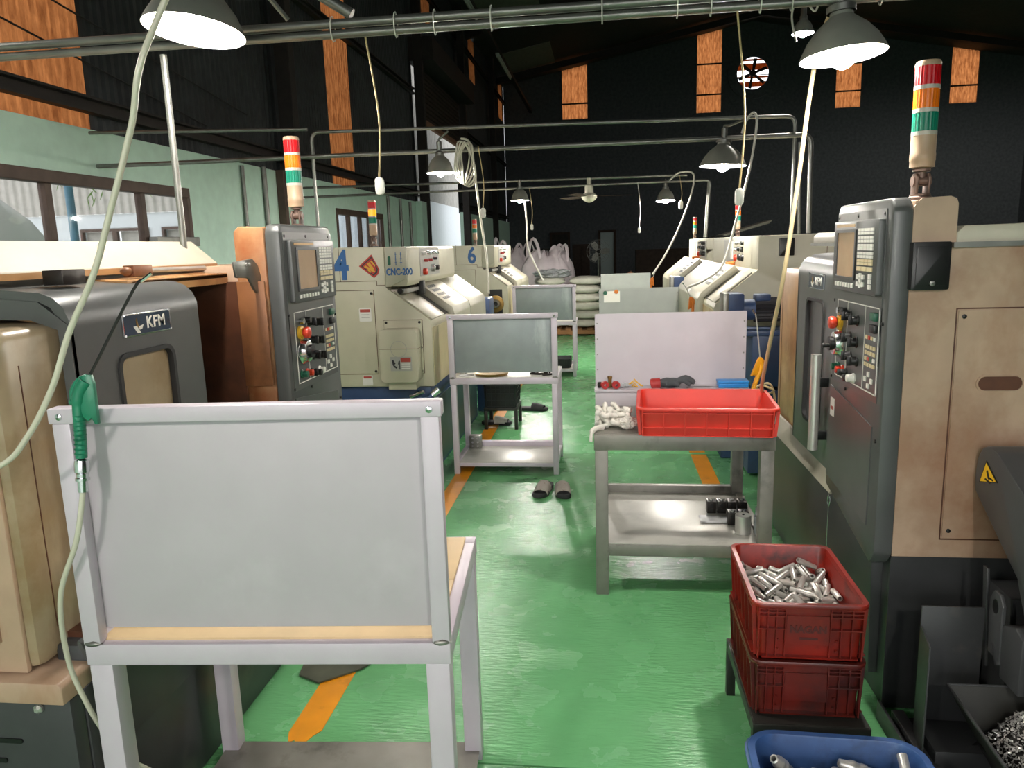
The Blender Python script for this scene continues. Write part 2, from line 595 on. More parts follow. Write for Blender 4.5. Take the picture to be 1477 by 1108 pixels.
EAVE = 8.45
panels = [(4.88, 6.17, 2.63, 8.3), (12.0, 13.12, 2.63, 8.3), (18.72, 19.8, 7.05, 8.35), (25.4, 26.5, 7.0, 8.35), (32.35, 33.5, 6.9, 8.35)]
y = YB
for k, (a, b, z0, z1) in enumerate(panels):
    segs = [y]
    while a - segs[-1] > 3.4:
        segs.append(segs[-1] + 2.2)
    segs.append(a)
    for p, q in zip(segs, segs[1:]):
        lo = 2.62 if q < 17.6 or p > 22.7 else 5.75
        if p < 17.6 < q:
            corr_sheet('corrugated_sheet', 'dark_sheet', wl_, 'y', XL - .02, p, 17.6, 2.62, EAVE)
            corr_sheet('corrugated_sheet', 'dark_sheet', wl_, 'y', XL - .02, 17.6, q, 5.75, EAVE)
        elif p < 22.7 < q:
            corr_sheet('corrugated_sheet', 'dark_sheet', wl_, 'y', XL - .02, p, 22.7, 5.75, EAVE)
            corr_sheet('corrugated_sheet', 'dark_sheet', wl_, 'y', XL - .02, 22.7, q, 2.62, EAVE)
        else:
            corr_sheet('corrugated_sheet', 'dark_sheet', wl_, 'y', XL - .02, p, q, lo, EAVE)
    corr_sheet('translucent_sheet', 'rust_sheet', wl_, 'y', XL - .02, a, b, z0, z1)
    if z0 > 5:
        lo = 5.75 if 17.6 < a < 22.7 else 2.62
        corr_sheet('corrugated_sheet', 'dark_sheet', wl_, 'y', XL - .02, a, b, lo, z0)
    y = b
corr_sheet('corrugated_sheet', 'dark_sheet', wl_, 'y', XL - .02, y, YF, 2.62, EAVE)
for z, hgt in ((2.80, .13), (5.05, .12), (7.62, .12)):
    for a, b in ((YB, 17.5), (22.9, YF)) if z < 5.4 else ((YB, YF),):
        g = G()
        g.prism([(XL + .01, z), (XL + .10, z), (XL + .10, z + .02), (XL + .03, z + .02), (XL + .03, z + hgt - .02), (XL + .10, z + hgt - .02), (XL + .10, z + hgt), (XL + .01, z + hgt)], 'y', a, b)
        g.o('girt', 'girt', wl_, smooth=0)
for yc in (-2.0, 3.1, 9.9, 17.45, 22.85, 29.0):
    g = G()
    g.box((XL + .1, yc - .09, 0 if yc > 17 else 2.66), (XL + .3, yc + .09, EAVE), .01)
    g.o('column', 'girt', wl_, smooth=0)
g = G()
g.box((XL - .05, 17.4, 5.75), (XL + .55, 22.9, 6.25))
g.o('shutter_housing', 'girt', wl_, smooth=0)
for k in range(11):
    z = 4.62 + k * .105
    G().prism([(XL + .06, z), (XL + .10, z + .02), (XL + .10, z + .085), (XL + .06, z + .103)], 'y', 17.75, 22.7).o('slat', 'clutter2', wl_, smooth=0)
G().box((XL + .03, 17.75, 4.5), (XL + .13, 22.7, 4.62), .01).o('bottom_bar', 'card', wl_, smooth=0)

# windows of the left wall
def window(n, w, mull, blinds=None):
    y0, y1, z0, z1 = w
    f = G()
    fr = .06
    X0, X1 = -4.29, -4.18
    f.box((X0, y0, z1 - .075), (X1, y1, z1 + .02), .006)
    f.box((X0, y0, z0), (X1, y1, z0 + .05), .006)
    f.box((X0, y0, z0 + .05), (X1, y0 + fr, z1 - .075), .006)
    f.box((X0, y1 - fr, z0 + .05), (X1, y1, z1 - .075), .006)
    root = struct(f.o('window_%d' % n, 'win_frame', smooth=0))
    for m in mull:
        G().box((-4.27, m - .035, z0 + .05), (-4.2, m + .035, z1 - .075), .006).o('mullion', 'win_frame', root, smooth=0)
    e = [y0 + fr] + list(mull) + [y1 - fr]
    for a, b in zip(e, e[1:]):
        G().box((-4.245, a + .002, z0 + .052), (-4.239, b - .002, z1 - .077)).o('pane', 'glass', root, smooth=0)
    return root


w1 = window(1, WIN1, (4.3, 5.42, 6.62))
G().box((-4.19, 6.62, 1.70), (-4.10, 7.36, 1.79), .006).o('sill_box', 'galv', w1, smooth=0)
w2 = window(2, WIN2, (12.35, 12.95, 13.5))

# far wall with its stained translucent sheets
k = 34 / 26
FP = [(-1.74, -.66, 6.93, 9.0, 9.12), (3.93, 4.94, 6.91, 10.02, 10.18), (9.55, 10.55, 6.83, 9.6, 9.5), (14.0, 15.05, 6.78, 9.0, 8.82)]
g = G()
holes = [(a, b, c, max(d, e)) for a, b, c, d, e in FP] + [(5.5, 6.9, 7.7, 9.05)]
cells(g, [XL, XR], [0, 10.6], holes, lambda g, a, b, c, d: g.box((a, YF, c), (b, YF + .08, d)))
wf = struct(g.o('wall_far', 'dark_wall', smooth=0))
for a, b, c, d, e in FP:
    corr_sheet('translucent_sheet', 'rust_sheet', wf, 'x', YF + .05, a, b, c, max(d, e), .15, .03)
    lo, hi = (d, e)
    tri = [(a, lo), (b, hi), (b, max(lo, hi) + .02), (a, max(lo, hi) + .02)]
    G().prism(tri, 'y', YF - .03, YF + .01).o('sheet_edge_flashing', 'dark_wall', wf, smooth=0)
    for f in (.23, .62) if d - c > 2.6 else (.3,):
        G().box((a, YF - .05, c + (d - c) * f - .03), (b, YF, c + (d - c) * f + .03)).o('girt', 'girt', wf, smooth=0)

# wall exhaust fan in its round opening
ef = thing('exhaust_fan', 'round wall exhaust fan with light showing between its blades, high on the far wall', 'fan', (6.2, YF, 8.375))
mi = inv(ef)
sq = rrect(5.5, 6.9, 7.7, 9.05, .001, 6)
cir = []
for p in sq:
    d = Vector((p[0] - 6.2, 0, p[1] - 8.375))
    cir.append((6.2 + d.x / d.length * .64, 8.375 + d.z / d.length * .64))
q = [(6.2 + .64 * math.cos(2 * math.pi * t / 40), 8.375 + .64 * math.sin(2 * math.pi * t / 40)) for t in range(40)]
q2 = [(6.2 + 1.02 * math.cos(2 * math.pi * t / 40), 8.375 + 1.02 * math.sin(2 * math.pi * t / 40)) for t in range(40)]
G().ring(q2, q, 'y', YF - .06, YF - .002).o('housing', 'dark_wall', ef, mpi=mi)
for t in range(6):
    a = R(20 + 60 * t)
    c, s = math.cos(a), math.sin(a)
    g = G()
    p = lambda r, w, yy: (6.2 + c * r - s * w, YF + yy, 8.375 + s * r + c * w)
    g.loft([[p(.1, -.05, -.02), p(.1, .05, .03), p(.1, .05, .04), p(.1, -.05, -.01)], [p(.6, -.07, -.03), p(.6, .07, .03), p(.6, .07, .04), p(.6, -.07, -.02)]])
    g.o('blade', 'clutter', ef, mpi=mi)
G().cyl((6.2, YF - .1, 8.375), (6.2, YF + .06, 8.375), .13).o('hub', 'clutter', ef, mpi=mi)
for k2, (z, h) in enumerate(((7.86, .2), (8.2, .08), (8.52, .26), (8.88, .08))):
    G().box((5.56, YF + .06, z), (6.84, YF + .075, z + h)).o('louvre', 'rust_sheet', ef, mpi=mi, smooth=0)
G().box((5.5, YF + .05, 8.3), (6.9, YF + .055, 8.33)).o('louvre', 'clutter', ef, mpi=mi, smooth=0)

# remaining shell
g = G()
cells(g, [XL - .1, XR + .1], [0, 10.6], [(-4.2, 4.7, 0.0, 4.65)], lambda g, a, b, c, d: g.box((a, YB - .1, c), (b, YB, d)))
struct(g.o('wall_back', 'dark_wall', smooth=0))
struct(G().box((-30, -40, -.08), (30, YB - .1, -.02)).o('yard_outside', 'out_corr', smooth=0))
struct(G().box((XR, YB, 0), (XR + .1, YF, 10.6)).o('wall_right', 'dark_wall', smooth=0))
RG = 6.17
rise = .1875
zr = EAVE + rise * (RG - XL)
rf = struct(G().prism([(XL - .4, EAVE - .08), (RG, zr), (XR + .4, zr - rise * (XR + .4 - RG)), (XR + .4, zr - rise * (XR + .4 - RG) + .08), (RG, zr + .08), (XL - .4, EAVE)], 'y', YB - .2, YF + .2).o('ceiling', 'roof', smooth=0))
for y0 in (8.0, 15.0, 22.5, 29.0):
    x0, x1 = -3.9, -1.9
    G().prism([(x0, EAVE + rise * (x0 - XL) - .03), (x1, EAVE + rise * (x1 - XL) - .03), (x1, EAVE + rise * (x1 - XL)), (x0, EAVE + rise * (x0 - XL))], 'y', y0, y0 + 3.6).o('roof_panel', 'roof_pale', rf, smooth=0)
for y0 in (4., 11., 18., 25., 32.):
    g = G()
    for x0, x1 in ((XL, RG), (XR, RG)):
        za = EAVE if x0 < 0 else zr - rise * (XR - RG)
        g.loft([[(x0, y0 - .1, za - .34), (x0, y0 + .1, za - .34), (x0, y0 + .1, za - .1), (x0, y0 - .1, za - .1)], [(x1, y0 - .1, zr - .34), (x1, y0 + .1, zr - .34), (x1, y0 + .1, zr - .1), (x1, y0 - .1, zr - .1)]])
    g.o('rafter', 'girt', rf, smooth=0)
tag(G().box((-3.16, YB, 7.26), (-3.04, YF, 7.38)).o('trim_5', 'girt', smooth=0), kind='structure')

# outside, seen through the windows and the shutter opening
gd = G().box((-30, -10, -.12), (XL - .12, 45, -.06)).o('ground_outside', 'out_corr', smooth=0)
struct(gd)
ob = thing('outdoor_building', 'white rendered building with ribbed cladding above, seen through the near window', 'building', (-12, 13, 0))
mi = inv(ob)
g = G()
cells(g, [-22, -6.2], [0, 2.4], [(-9.55, -8.2, 1.0, 2.15), (-7.95, -7.2, 1.0, 2.12)], lambda g, a, b, c, d: g.box((a, 13, c), (b, 13.2, d)))
g.o('wall', 'out_white', ob, mpi=mi, smooth=0)
corr_sheet('cladding', 'out_corr', ob, 'x', 12.98, -22, -6.2, 2.4, 4.6, .16, .03).matrix_parent_inverse = mi
for a, b in ((-9.55, -8.87), (-8.87, -8.2), (-7.95, -7.2)):
    w = G().ring(rrect(a, b, 1.0, 2.14, .001), rrect(a + .05, b - .05, 1.05, 2.09, .001), 'y', 12.97, 13.05).o('window', 'win_frame', ob, mpi=mi, smooth=0)
    G().box((a + .05, 13.08, 1.05), (b - .05, 13.09, 2.09)).o('pane', 'out_corr', w, smooth=0).matrix_parent_inverse = Matrix()
b2 = thing('yard_wall', 'white yard wall with grey ribbed cladding above, outside the roller shutter', 'wall', (-7, 20, 0))
mi = inv(b2)
G().box((-7.2, 14.6, 0), (-7, 40, 3.5)).o('wall', 'out_white', b2, mpi=mi, smooth=0)
corr_sheet('cladding', 'out_corr', b2, 'y', -7.02, 14.6, 40, 3.5, 11.0, .3, .05).matrix_parent_inverse = mi
tag(G().cyl((-4.62, 6.2, 0), (-4.62, 6.2, 4.5), .035, 14).o('downpipe', 'downpipe'), 'blue grey downpipe standing outside the near window', 'pipe')
# folded tarpaulin and bamboo outside the near window
g = G()
g.loft([[(-6.45 + math.cos(t / 12 * 6.283) * r * (1 + .15 * math.sin(t * 2.3 + z * 3)), 7.25 + math.sin(t / 12 * 6.283) * r, z) for t in range(12)] for z, r in ((-.05, .95), (.9, .9), (1.6, .68), (2.02, .42), (2.3, .15))])
tag(g.o('tarpaulin_heap', 'sticker_g'), 'grey tarpaulin heap leaning outside the left window', 'tarpaulin')
bam = thing('bamboo_plant', 'drooping green bamboo leaves hanging outside the left window', 'plant', (-5.8, 10.6, -.06))
mi = inv(bam)
rb = random.Random(3)
for cx, cy, cz in ((-5.6, 6.9, 2.52), (-5.6, 7.7, 2.5), (-5.6, 8.2, 2.5), (-5.5, 8.75, 2.45), (-5.6, 7.3, 2.42), (-5.6, 7.95, 2.3)):
    G().tube([(-5.8, 10.6, 0), (-5.8, 10.0, 2.8), (cx, cy + .5, cz + .7), (cx, cy + .12, cz + .1)], [.02, .012, .006, .003], 6).o('stem', 'leaf', bam, mpi=mi)
    for q in range(9):
        a = rb.uniform(-2.6, -.5)
        L = rb.uniform(.10, .2)
        d = Vector((rb.uniform(-.3, .3), math.cos(a), math.sin(a))).normalized()
        s0 = Vector((cx, cy + rb.uniform(-.15, .2), cz + rb.uniform(-.05, .22)))
        n = d.cross(Vector((1, 0, 0))).normalized() * .011
        G().loft([[s0 - n * .2, s0 + n * .2], [s0 + d * L * .4 - n, s0 + d * L * .4 + n], [s0 + d * L - n * .05, s0 + d * L + n * .05]], (False, False), closed=False).o('leaf', 'leaf', bam, mpi=mi)
# curtain-like pale cloth behind the second window
g = G()
lo = [(-4.48 + .03 * math.sin(i * 1.1), 11.8 + i * .06, 1.5) for i in range(40)]
hi = [(-4.48 + .02 * math.sin(i * 1.1 + .5), 11.8 + i * .06, 2.35) for i in range(40)]
g.loft([lo, hi], (False, False), closed=False)
g.o('curtain', 'curtain', w2)

# ------------------------------------------------------------------ conduits and lamps
def conduit(pts, r, label, group=None, m='galv'):
    P = []
    for i, p in enumerate(pts):
        p = Vector(p)
        if 0 < i < len(pts) - 1:
            a, b = (Vector(pts[i - 1]) - p).normalized(), (Vector(pts[i + 1]) - p).normalized()
            for t in (0, .25, .5, .75, 1):
                P.append((p + a * .07).lerp(p, t).lerp(p.lerp(p + b * .07, t), t))
        else:
            P.append(p)
    return tag(G().tube(P, r, 10).o('conduit_pipe', m), label, 'pipe', group)


c1 = conduit([(-4.18, 2.75, 2.395), (9.0, 2.75, 2.395)], .0155, 'nearest overhead grey pipe, the upper of the strapped pair', None)
c2 = conduit([(-4.18, 2.75, 2.36), (9.0, 2.75, 2.36)], .0145, 'nearest overhead grey pipe, the lower of the strapped pair', None)
for i, x in enumerate((-.95, -.72, -.58, -.38, .0, .25, .36, .52, .62, .9, 1.2)):
    lp = [(x, 2.75 + .026 * math.cos(t), 2.378 + .042 * math.sin(t)) for t in [k * 6.2832 / 12 for k in range(13)]]
    G().tube(lp, .0022, 5).o('cable_tie', 'cord_w', c1)
conduit([(-1.6, 2.75, 2.33), (-1.6, 2.75, 1.0)], .0125, 'upright pipe dropping behind the nearest left lathe')
conduit([(-4.18, 6.0, 2.36), (1.525, 6.0, 2.345), (1.535, 6.0, 1.63)], .018, 'lower pipe of the middle overhead run, bending down at its right end')
conduit([(-2.33, 6.05, 1.64), (-2.33, 6.05, 2.55), (1.42, 6.05, 2.49), (1.42, 6.05, 1.635)], .0135, 'upper pipe of the middle overhead run, bent down at both ends')
conduit([(-4.18, 5.95, 2.62), (-2.36, 6.05, 2.575)], .014, 'grey pipe joining the middle overhead run to the left wall')
conduit([(-4.18, 10.0, 2.46), (1.05, 10.0, 2.42)], .016, 'upper pipe of the far overhead run')
conduit([(-4.18, 10.0, 2.335), (1.342, 10.0, 2.35), (1.30, 10.0, 1.64)], .016, 'lower pipe of the far overhead run, bending down onto the far right lathe')
conduit([(1.325, 10.06, 2.33), (1.285, 10.06, 1.64)], .013, 'short upright pipe beside the far right drop')
conduit([(1.46, 6.05, 2.3), (1.475, 6.05, 1.63)], .013, 'thin upright pipe between the two drops on the right')
conduit([(2.06, 3.2, 3.5), (2.06, 3.2, 1.67)], .012, 'upright pipe behind the nearest right lathe')
conduit([(-4.18, -.6, 2.38), (6, -.6, 2.38)], .016, 'overhead pipe behind the camera')
for yy, z1 in ((8.58, 2.62), (9.15, 2.66), (14.6, 2.64), (15.5, 2.64), (16.3, 2.62)):
    conduit([(-4.17, yy, z1), (-4.17, yy, .3)], .022 if yy < 9 else .03, 'grey pipe clipped upright to the green wall', 'pipes on the green wall')
struct(G().box((-4.2, 9.56, 0), (-4.1, 9.66, 2.66), .005).o('trim_6', 'win_frame', smooth=0))
struct(G().box((-4.2, 16.9, 0), (-4.05, 17.4, 2.66), .01).o('trim_7', 'green_wall', smooth=0))
conduit([(-4.25, -3, 3.45), (-4.25, 5.2, 3.32), (-4.25, 8, 2.98)], .008, 'thin dark cable sagging along the corrugated left wall', None, 'rubber')
conduit([(-4.25, -3, 4.2), (-4.25, 5.6, 3.62), (-4.25, 9, 3.25)], .008, 'upper dark cable sagging along the corrugated left wall', None, 'rubber')
conduit([(-.88, 2.76, 2.425), (-1.06, 2.74, 2.54), (-3.6, 2.5, 4.1)], .02, 'grey pipe slanting up to the roof from the nearest overhead pair')


def lamp(label, x, y, z, D, deep, bulb, top, tilt=(0, 0), arm=None):
    r = D / 2
    t = thing('pendant_lamp', label, 'lamp', (x, y, z))
    q = Matrix.Rotation(tilt[0], 4, 'X') @ Matrix.Rotation(tilt[1], 4, 'Y')
    H = D * (.62 if deep else .50)
    prof = [(r, 0), (r * .99, H * .03), (r * .93, H * .16), (r * .80, H * .40), (r * .58, H * .66), (r * .36, H * .84), (r * .27, H * .92), (r * .26, H)] if not deep else \
           [(r, 0), (r * .98, H * .03), (r * .88, H * .2), (r * .80, H * .45), (r * .62, H * .72), (r * .42, H * .88), (r * .34, H * .94), (r * .33, H)]
    g = G(q)
    g.lathe(prof + [(.001, H)], n=40)
    g.o('shade', 'shade_out', t)
    g = G(q)
    g.lathe([(a * .985, b - .004 if b > 0 else 0) for a, b in prof[:-1]] + [(r * .24, H * .9), (.001, H * .9)], n=40)
    g.o('reflector', 'shade_in', t)
    g = G(q)
    g.lathe([(r * .33, H), (r * .33, H + .02), (.022, H + .03), (.022, H + .10), (.014, H + .105), (.001, H + .105)], n=20)
    g.o('socket', 'galv', t)
    g = G(q)
    br = .048 if D > .26 else .036
    g.ico((0, 0, .012 if not deep else .01), br, 2, (1, 1, 1.15))
    g.o('bulb', bulb, t)
    g = G()
    p0 = q @ Vector((0, 0, H + .1))
    g.tube(curve_pts([p0, p0 + Vector((.0, .0, .02)), Vector(arm[0]) - Vector((x, y, z)), Vector(arm[1]) - Vector((x, y, z))] if arm else [p0, p0 + Vector((0, 0, top))], 5), .009, 8)
    g.o('hanger', 'galv', t)
    return t


lamp('large bright pendant lamp at the top left, seen from below before the pipes', -1.31, 2.45, 2.315, .318, False, 'bulb', .5, (R(-6), R(5)), ((-1.25, 2.55, 2.62), (-1.1, 2.72, 2.41)))
lamp('large dark pendant lamp at the top right, in front of the nearest pipes', .79, 2.75, 2.185, .275, False, 'bulb', .1, (R(-2), R(-4)), ((.78, 2.75, 2.44), (.75, 2.75, 2.41)))
lamp('deep grey pendant lamp hanging left of the aisle on the middle pipes', -1.275, 6.0, 2.185, .222, True, 'bulb_s', .1, (0, 0), ((-1.25, 6, 2.46), (-1.2, 6, 2.5)))
lamp('wide dark pendant lamp hanging right of the aisle on the middle pipes', .892, 6.0, 2.145, .345, False, 'bulb', .1, (0, R(2)), ((.95, 6.0, 2.44), (1.08, 6.0, 2.49)))
lamp('small pendant lamp left of the ceiling fan on the far pipes', -1.085, 10.0, 2.185, .245, True, 'bulb_f', .1, (0, 0), ((-1.08, 10, 2.43), (-1.05, 10, 2.44)))
lamp('small pendant lamp right of the ceiling fan on the far pipes', .785, 10.0, 2.11, .245, True, 'bulb_f', .1, (R(-4), 0), ((.8, 10, 2.36), (.95, 10, 2.43)))
lamp('added pendant lamp, unseen to the left, lighting the green wall', -3.1, 2.7, 2.95, .345, False, 'bulb', .3)  # added out of frame to brighten the left wall
lamp('added unseen lamp high on the right lifting the dark hall, nearer one', 13.5, 15.0, 6.6, .5, False, 'bulb_fill', .5)  # this and the next are added unseen, to brighten roof and far wall
lamp('added unseen lamp high on the right lifting the dark hall, farther one', 13.8, 25.0, 6.6, .5, False, 'bulb_fill', .5)
lamp('tiny bright lamp glimpsed beside the top right lamp', 1.56, 6.5, 3.17, .17, True, 'bulb_s', .5)
lamp('pendant lamp behind the camera on the left', -1.15, -.75, 2.25, .365, False, 'bulb', .06)
lamp('added unseen pendant lamp far behind the camera on the left', -1.15, -4.0, 2.25, .365, False, 'bulb', .06)  # extra unseen pair, added to brighten surfaces that face the camera
lamp('added unseen pendant lamp far behind the camera on the right', .85, -4.0, 2.25, .365, False, 'bulb', .06)
lamp('pendant lamp behind the camera on the right', .85, -.75, 2.25, .365, False, 'bulb', .06)

for k, (y0, y1) in enumerate(((18.3, 19.8), (23.4, 26.6))):
    t = thing('fluorescent_fitting', ('nearer' if k == 0 else 'farther') + ' unlit pale fluorescent fitting under the roof beam', 'lamp', (-3.1, y0, 7.26))
    mi = inv(t)
    G().box((-3.15, y0, 7.2), (-3.05, y1, 7.26), .005).o('channel', 'tube_glass', t, mpi=mi)
    G().cyl((-3.1, y0 + .02, 7.17), (-3.1, y1 - .02, 7.17), .03, 12).o('tube', 'tube_glass', t, mpi=mi)


# ceiling fan at rest
t = thing('ceiling_fan', 'ivory ceiling fan with dark blades on the far pipes', 'fan', (-.185, 10.0, 2.2))
G().lathe([(.001, -.075), (.03, -.07), (.075, -.045), (.1, -.015), (.1, .015), (.07, .04), (.055, .05), (.055, .14), (.03, .15), (.03, .235), (.001, .235)], n=28).o('motor_housing', 'fan_white', t)
for k in range(3):
    a = R(8 + 120 * k)
    c, s = math.cos(a), math.sin(a)
    p = lambda r, w, z: (c * r - s * w, s * r + c * w, z)
    g = G()
    g.loft([[p(.09, -.02, .0), p(.09, .02, .012), p(.09, .02, .016), p(.09, -.02, .004)], [p(.18, -.055, -.004), p(.18, .055, .012), p(.18, .055, .016), p(.18, -.055, 0)], [p(.56, -.065, -.004), p(.56, .065, .012), p(.56, .065, .016), p(.56, -.065, 0)]])
    g.o('blade', 'clutter2', t)


def pull_switch(label, x, y, z0, ztop, w, m='cord_y'):
    t = thing('cord_switch', label, 'switch', (x, y, z0))
    g = G()
    g.prism(rrect(-w / 2, w / 2, 0, w * 2.1, w * .45), 'y', -w * .35, w * .35, w * .12)
    g.o('switch_body', 'cord_w', t)
    G().tube(curve_pts([(0, 0, w * 2), (.012, 0, (ztop - z0) * .5), (-.02, 0, ztop - z0)], 6), .0035, 6).o('cord', m, t)
    return t


pull_switch('white cord switch hanging left, in front of the green wall', -.813, 2.75, 1.80, 2.345, .030)
pull_switch('white cord switch hanging in front of the bright shutter opening', -.915, 5.8, 1.82, 2.35, .036)
pull_switch('small white cord switch under the small far left lamp', -.93, 9.9, 1.80, 2.33, .036)
pull_switch('white cord switch hanging over the cream lathe with the blue motor', .467, 2.75, 1.715, 2.345, .028)
pull_switch('slim white cord switch hanging over the middle of the aisle', .453, 9.985, 1.72, 2.35, .034, 'cord_w')
pull_switch('white cord switch over the farthest right signal tower', .975, 9.985, 2.0, 2.42, .05)


def cable(label, pts, r, m, cat='hose', name='air_hose', n=10):
    return tag(G().tube(curve_pts(pts, 8), r, n).o(name, m), label, cat)


cable('clear air hose hanging from the nearest pipes down the left edge', [(-.66, 2.2, 2.9), (-.69, 1.45, 2.25), (-.782, 1.3, 1.968), (-.83, 1.3, 1.833), (-.889, 1.3, 1.691), (-.94, 1.3, 1.574), (-1.006, 1.3, 1.465), (-1.058, 1.3, 1.358), (-1.125, 1.3, 1.262), (-1.195, 1.3, 1.202), (-1.35, 1.3, 1.16)], .0058, 'hose')
cable('yellowed air hose slanting from the nearest pipes to the yellow air gun', [(.80, 2.8, 2.42), (.795, 3.0, 2.34), (.785, 3.1, 2.195), (.744, 3.1, 1.791), (.704, 3.1, 1.447), (.69, 3.25, 1.15), (.715, 3.5, .93), (.76, 3.66, .872)], .0085, 'hose_y')
cable('white air hose dropping from the middle pipes behind the left bench', [(-1.1, 6, 2.44), (-1.03, 5.98, 2.40), (-1.0, 5.96, 2.2), (-.95, 5.9, 1.8), (-.90, 5.8, 1.5), (-.88, 5.7, 1.25)], .009, 'hose')
cable('white air hose looping off the middle pipes to the cream lathe on the right', [(1.02, 5.95, 2.37), (1.05, 5.95, 2.46), (1.1, 5.94, 2.51), (1.12, 5.93, 2.42), (1.07, 5.9, 2.1), (.97, 5.85, 1.72), (.86, 5.7, 1.42), (.72, 5.57, 1.32), (.60, 5.505, 1.275), (.585, 5.50, 1.255)], .009, 'cord_w')
cable('white hose dropping from the far left lamp to the bulk bags', [(-1.02, 9.98, 2.2), (-1.0, 9.95, 1.9), (-.99, 9.9, 1.6), (-.92, 9.9, 1.4), (-.8, 9.9, 1.15)], .011, 'cord_w')
cable('white hose arching from the far right lamp to the farthest cream lathe', [(.83, 9.98, 2.36), (.95, 9.97, 2.45), (1.12, 9.96, 2.43), (1.1, 9.9, 2.2), (.95, 9.8, 1.8), (.76, 9.6, 1.45), (.59, 9.42, 1.21)], .011, 'cord_w')
cable('dark lead looping round the tiny lamp at the top right', [(1.5, 6.45, 3.1), (1.46, 6.45, 3.3), (1.52, 6.45, 3.45), (1.62, 6.4, 3.3), (1.66, 6.4, 3.5)], .008, 'cord_w', 'cable', 'power_cable')
g = G()
for k in range(5):
    c = Vector((-1.09 + .015 * k, 5.94 - .012 * k, 2.25 - .006 * k))
    g.tube([c + Vector((.055 * math.cos(a) + .01 * math.sin(3 * a + k), .02 * math.sin(a * 2 + k), .16 * math.sin(a))) for a in [j * 6.2832 / 24 for j in range(25)]], .007, 6)
tag(g.o('hose_coil', 'hose'), 'coil of clear hose hanging beside the middle left lamp', 'hose')
# ------------------------------------------------------------------ grey turning machines (local: x along the front, -y to the operator)
def tower(root, x, y, z, lit=None, s=1., dark=False):
    """signal tower as a part with lenses as sub-parts"""
    r = .036 * s
    g = G()
    g.lathe([(.001, .092 * s), (r, .10 * s), (r, .118 * s), (r * 1.03, .12 * s), (r * 1.03, .14 * s), (r, .142 * s), (r, .195 * s), (.001, .195 * s)], (x, y, z), 24)
    t = g.o('signal_tower', 'tower_body', root)
    g = G()
    g.lathe([(.001, .0), (.036 * s, .0), (.036 * s, .008), (.030 * s, .012), (.030 * s, .018), (.014 * s, .020), (.001, .02)], (x, y, z), 20)
    for q in (-.022, .014):
        g.prism([(x - .022 * s, z + .015 * s), (x + .02 * s, z + .015 * s), (x + .024 * s, z + .07 * s), (x + .012 * s, z + .082 * s), (x - .012 * s, z + .082 * s), (x - .022 * s, z + .07 * s)], 'y', y + q * s, y + (q + .008) * s, .002)
    g.cyl((x, y - .027 * s, z + .058 * s), (x, y + .027 * s, z + .058 * s), .016 * s, 14)
    g.lathe([(.001, .06 * s), (.013 * s, .06 * s), (.013 * s, .085 * s), (.026 * s, .088 * s), (.026 * s, .094 * s), (.001, .094 * s)], (x, y, z), 16)
    g.o('bracket', 'bracket', t)
    z0 = z + .195 * s
    for nm, m in (('green_lens', 'lens_green'), ('amber_lens', lit or 'lens_amber'), ('red_lens', 'lens_red')):
        G().lathe([(.001, 0), (r * 1.02, 0), (r * 1.02, .012 * s), (.001, .012 * s)], (x, y, z0), 24).o('band', 'lens_band', t)
        g = G()
        n = 48
        lp = [[(x + r * (1 if k % 2 else .955) * math.cos(2 * math.pi * k / n), y + r * (1 if k % 2 else .955) * math.sin(2 * math.pi * k / n), zz) for k in range(n)] for zz in (z0 + .012 * s, z0 + .068 * s)]
        g.loft(lp)
        g.o(nm, m, t)
        z0 += .068 * s
    G().lathe([(r * 1.02, 0), (r * 1.02, .008 * s), (r * .9, .016 * s), (.001, .018 * s)], (x, y, z0), 24).o('cap', 'tower_body', t)
    return t


def key_block(par, x0, x1, z0, z1, nx, nz, y, m, gap=.25):
    g = G()
    dx, dz = (x1 - x0) / nx, (z1 - z0) / nz
    for i in range(nx):
        for j in range(nz):
            a, b = x0 + dx * (i + gap / 2), z0 + dz * (j + gap / 2)
            g.box((a, y - .004, b), (a + dx * (1 - gap), y, b + dz * (1 - gap)))
    o = g.o('key_block', m, par, smooth=0)
    return o


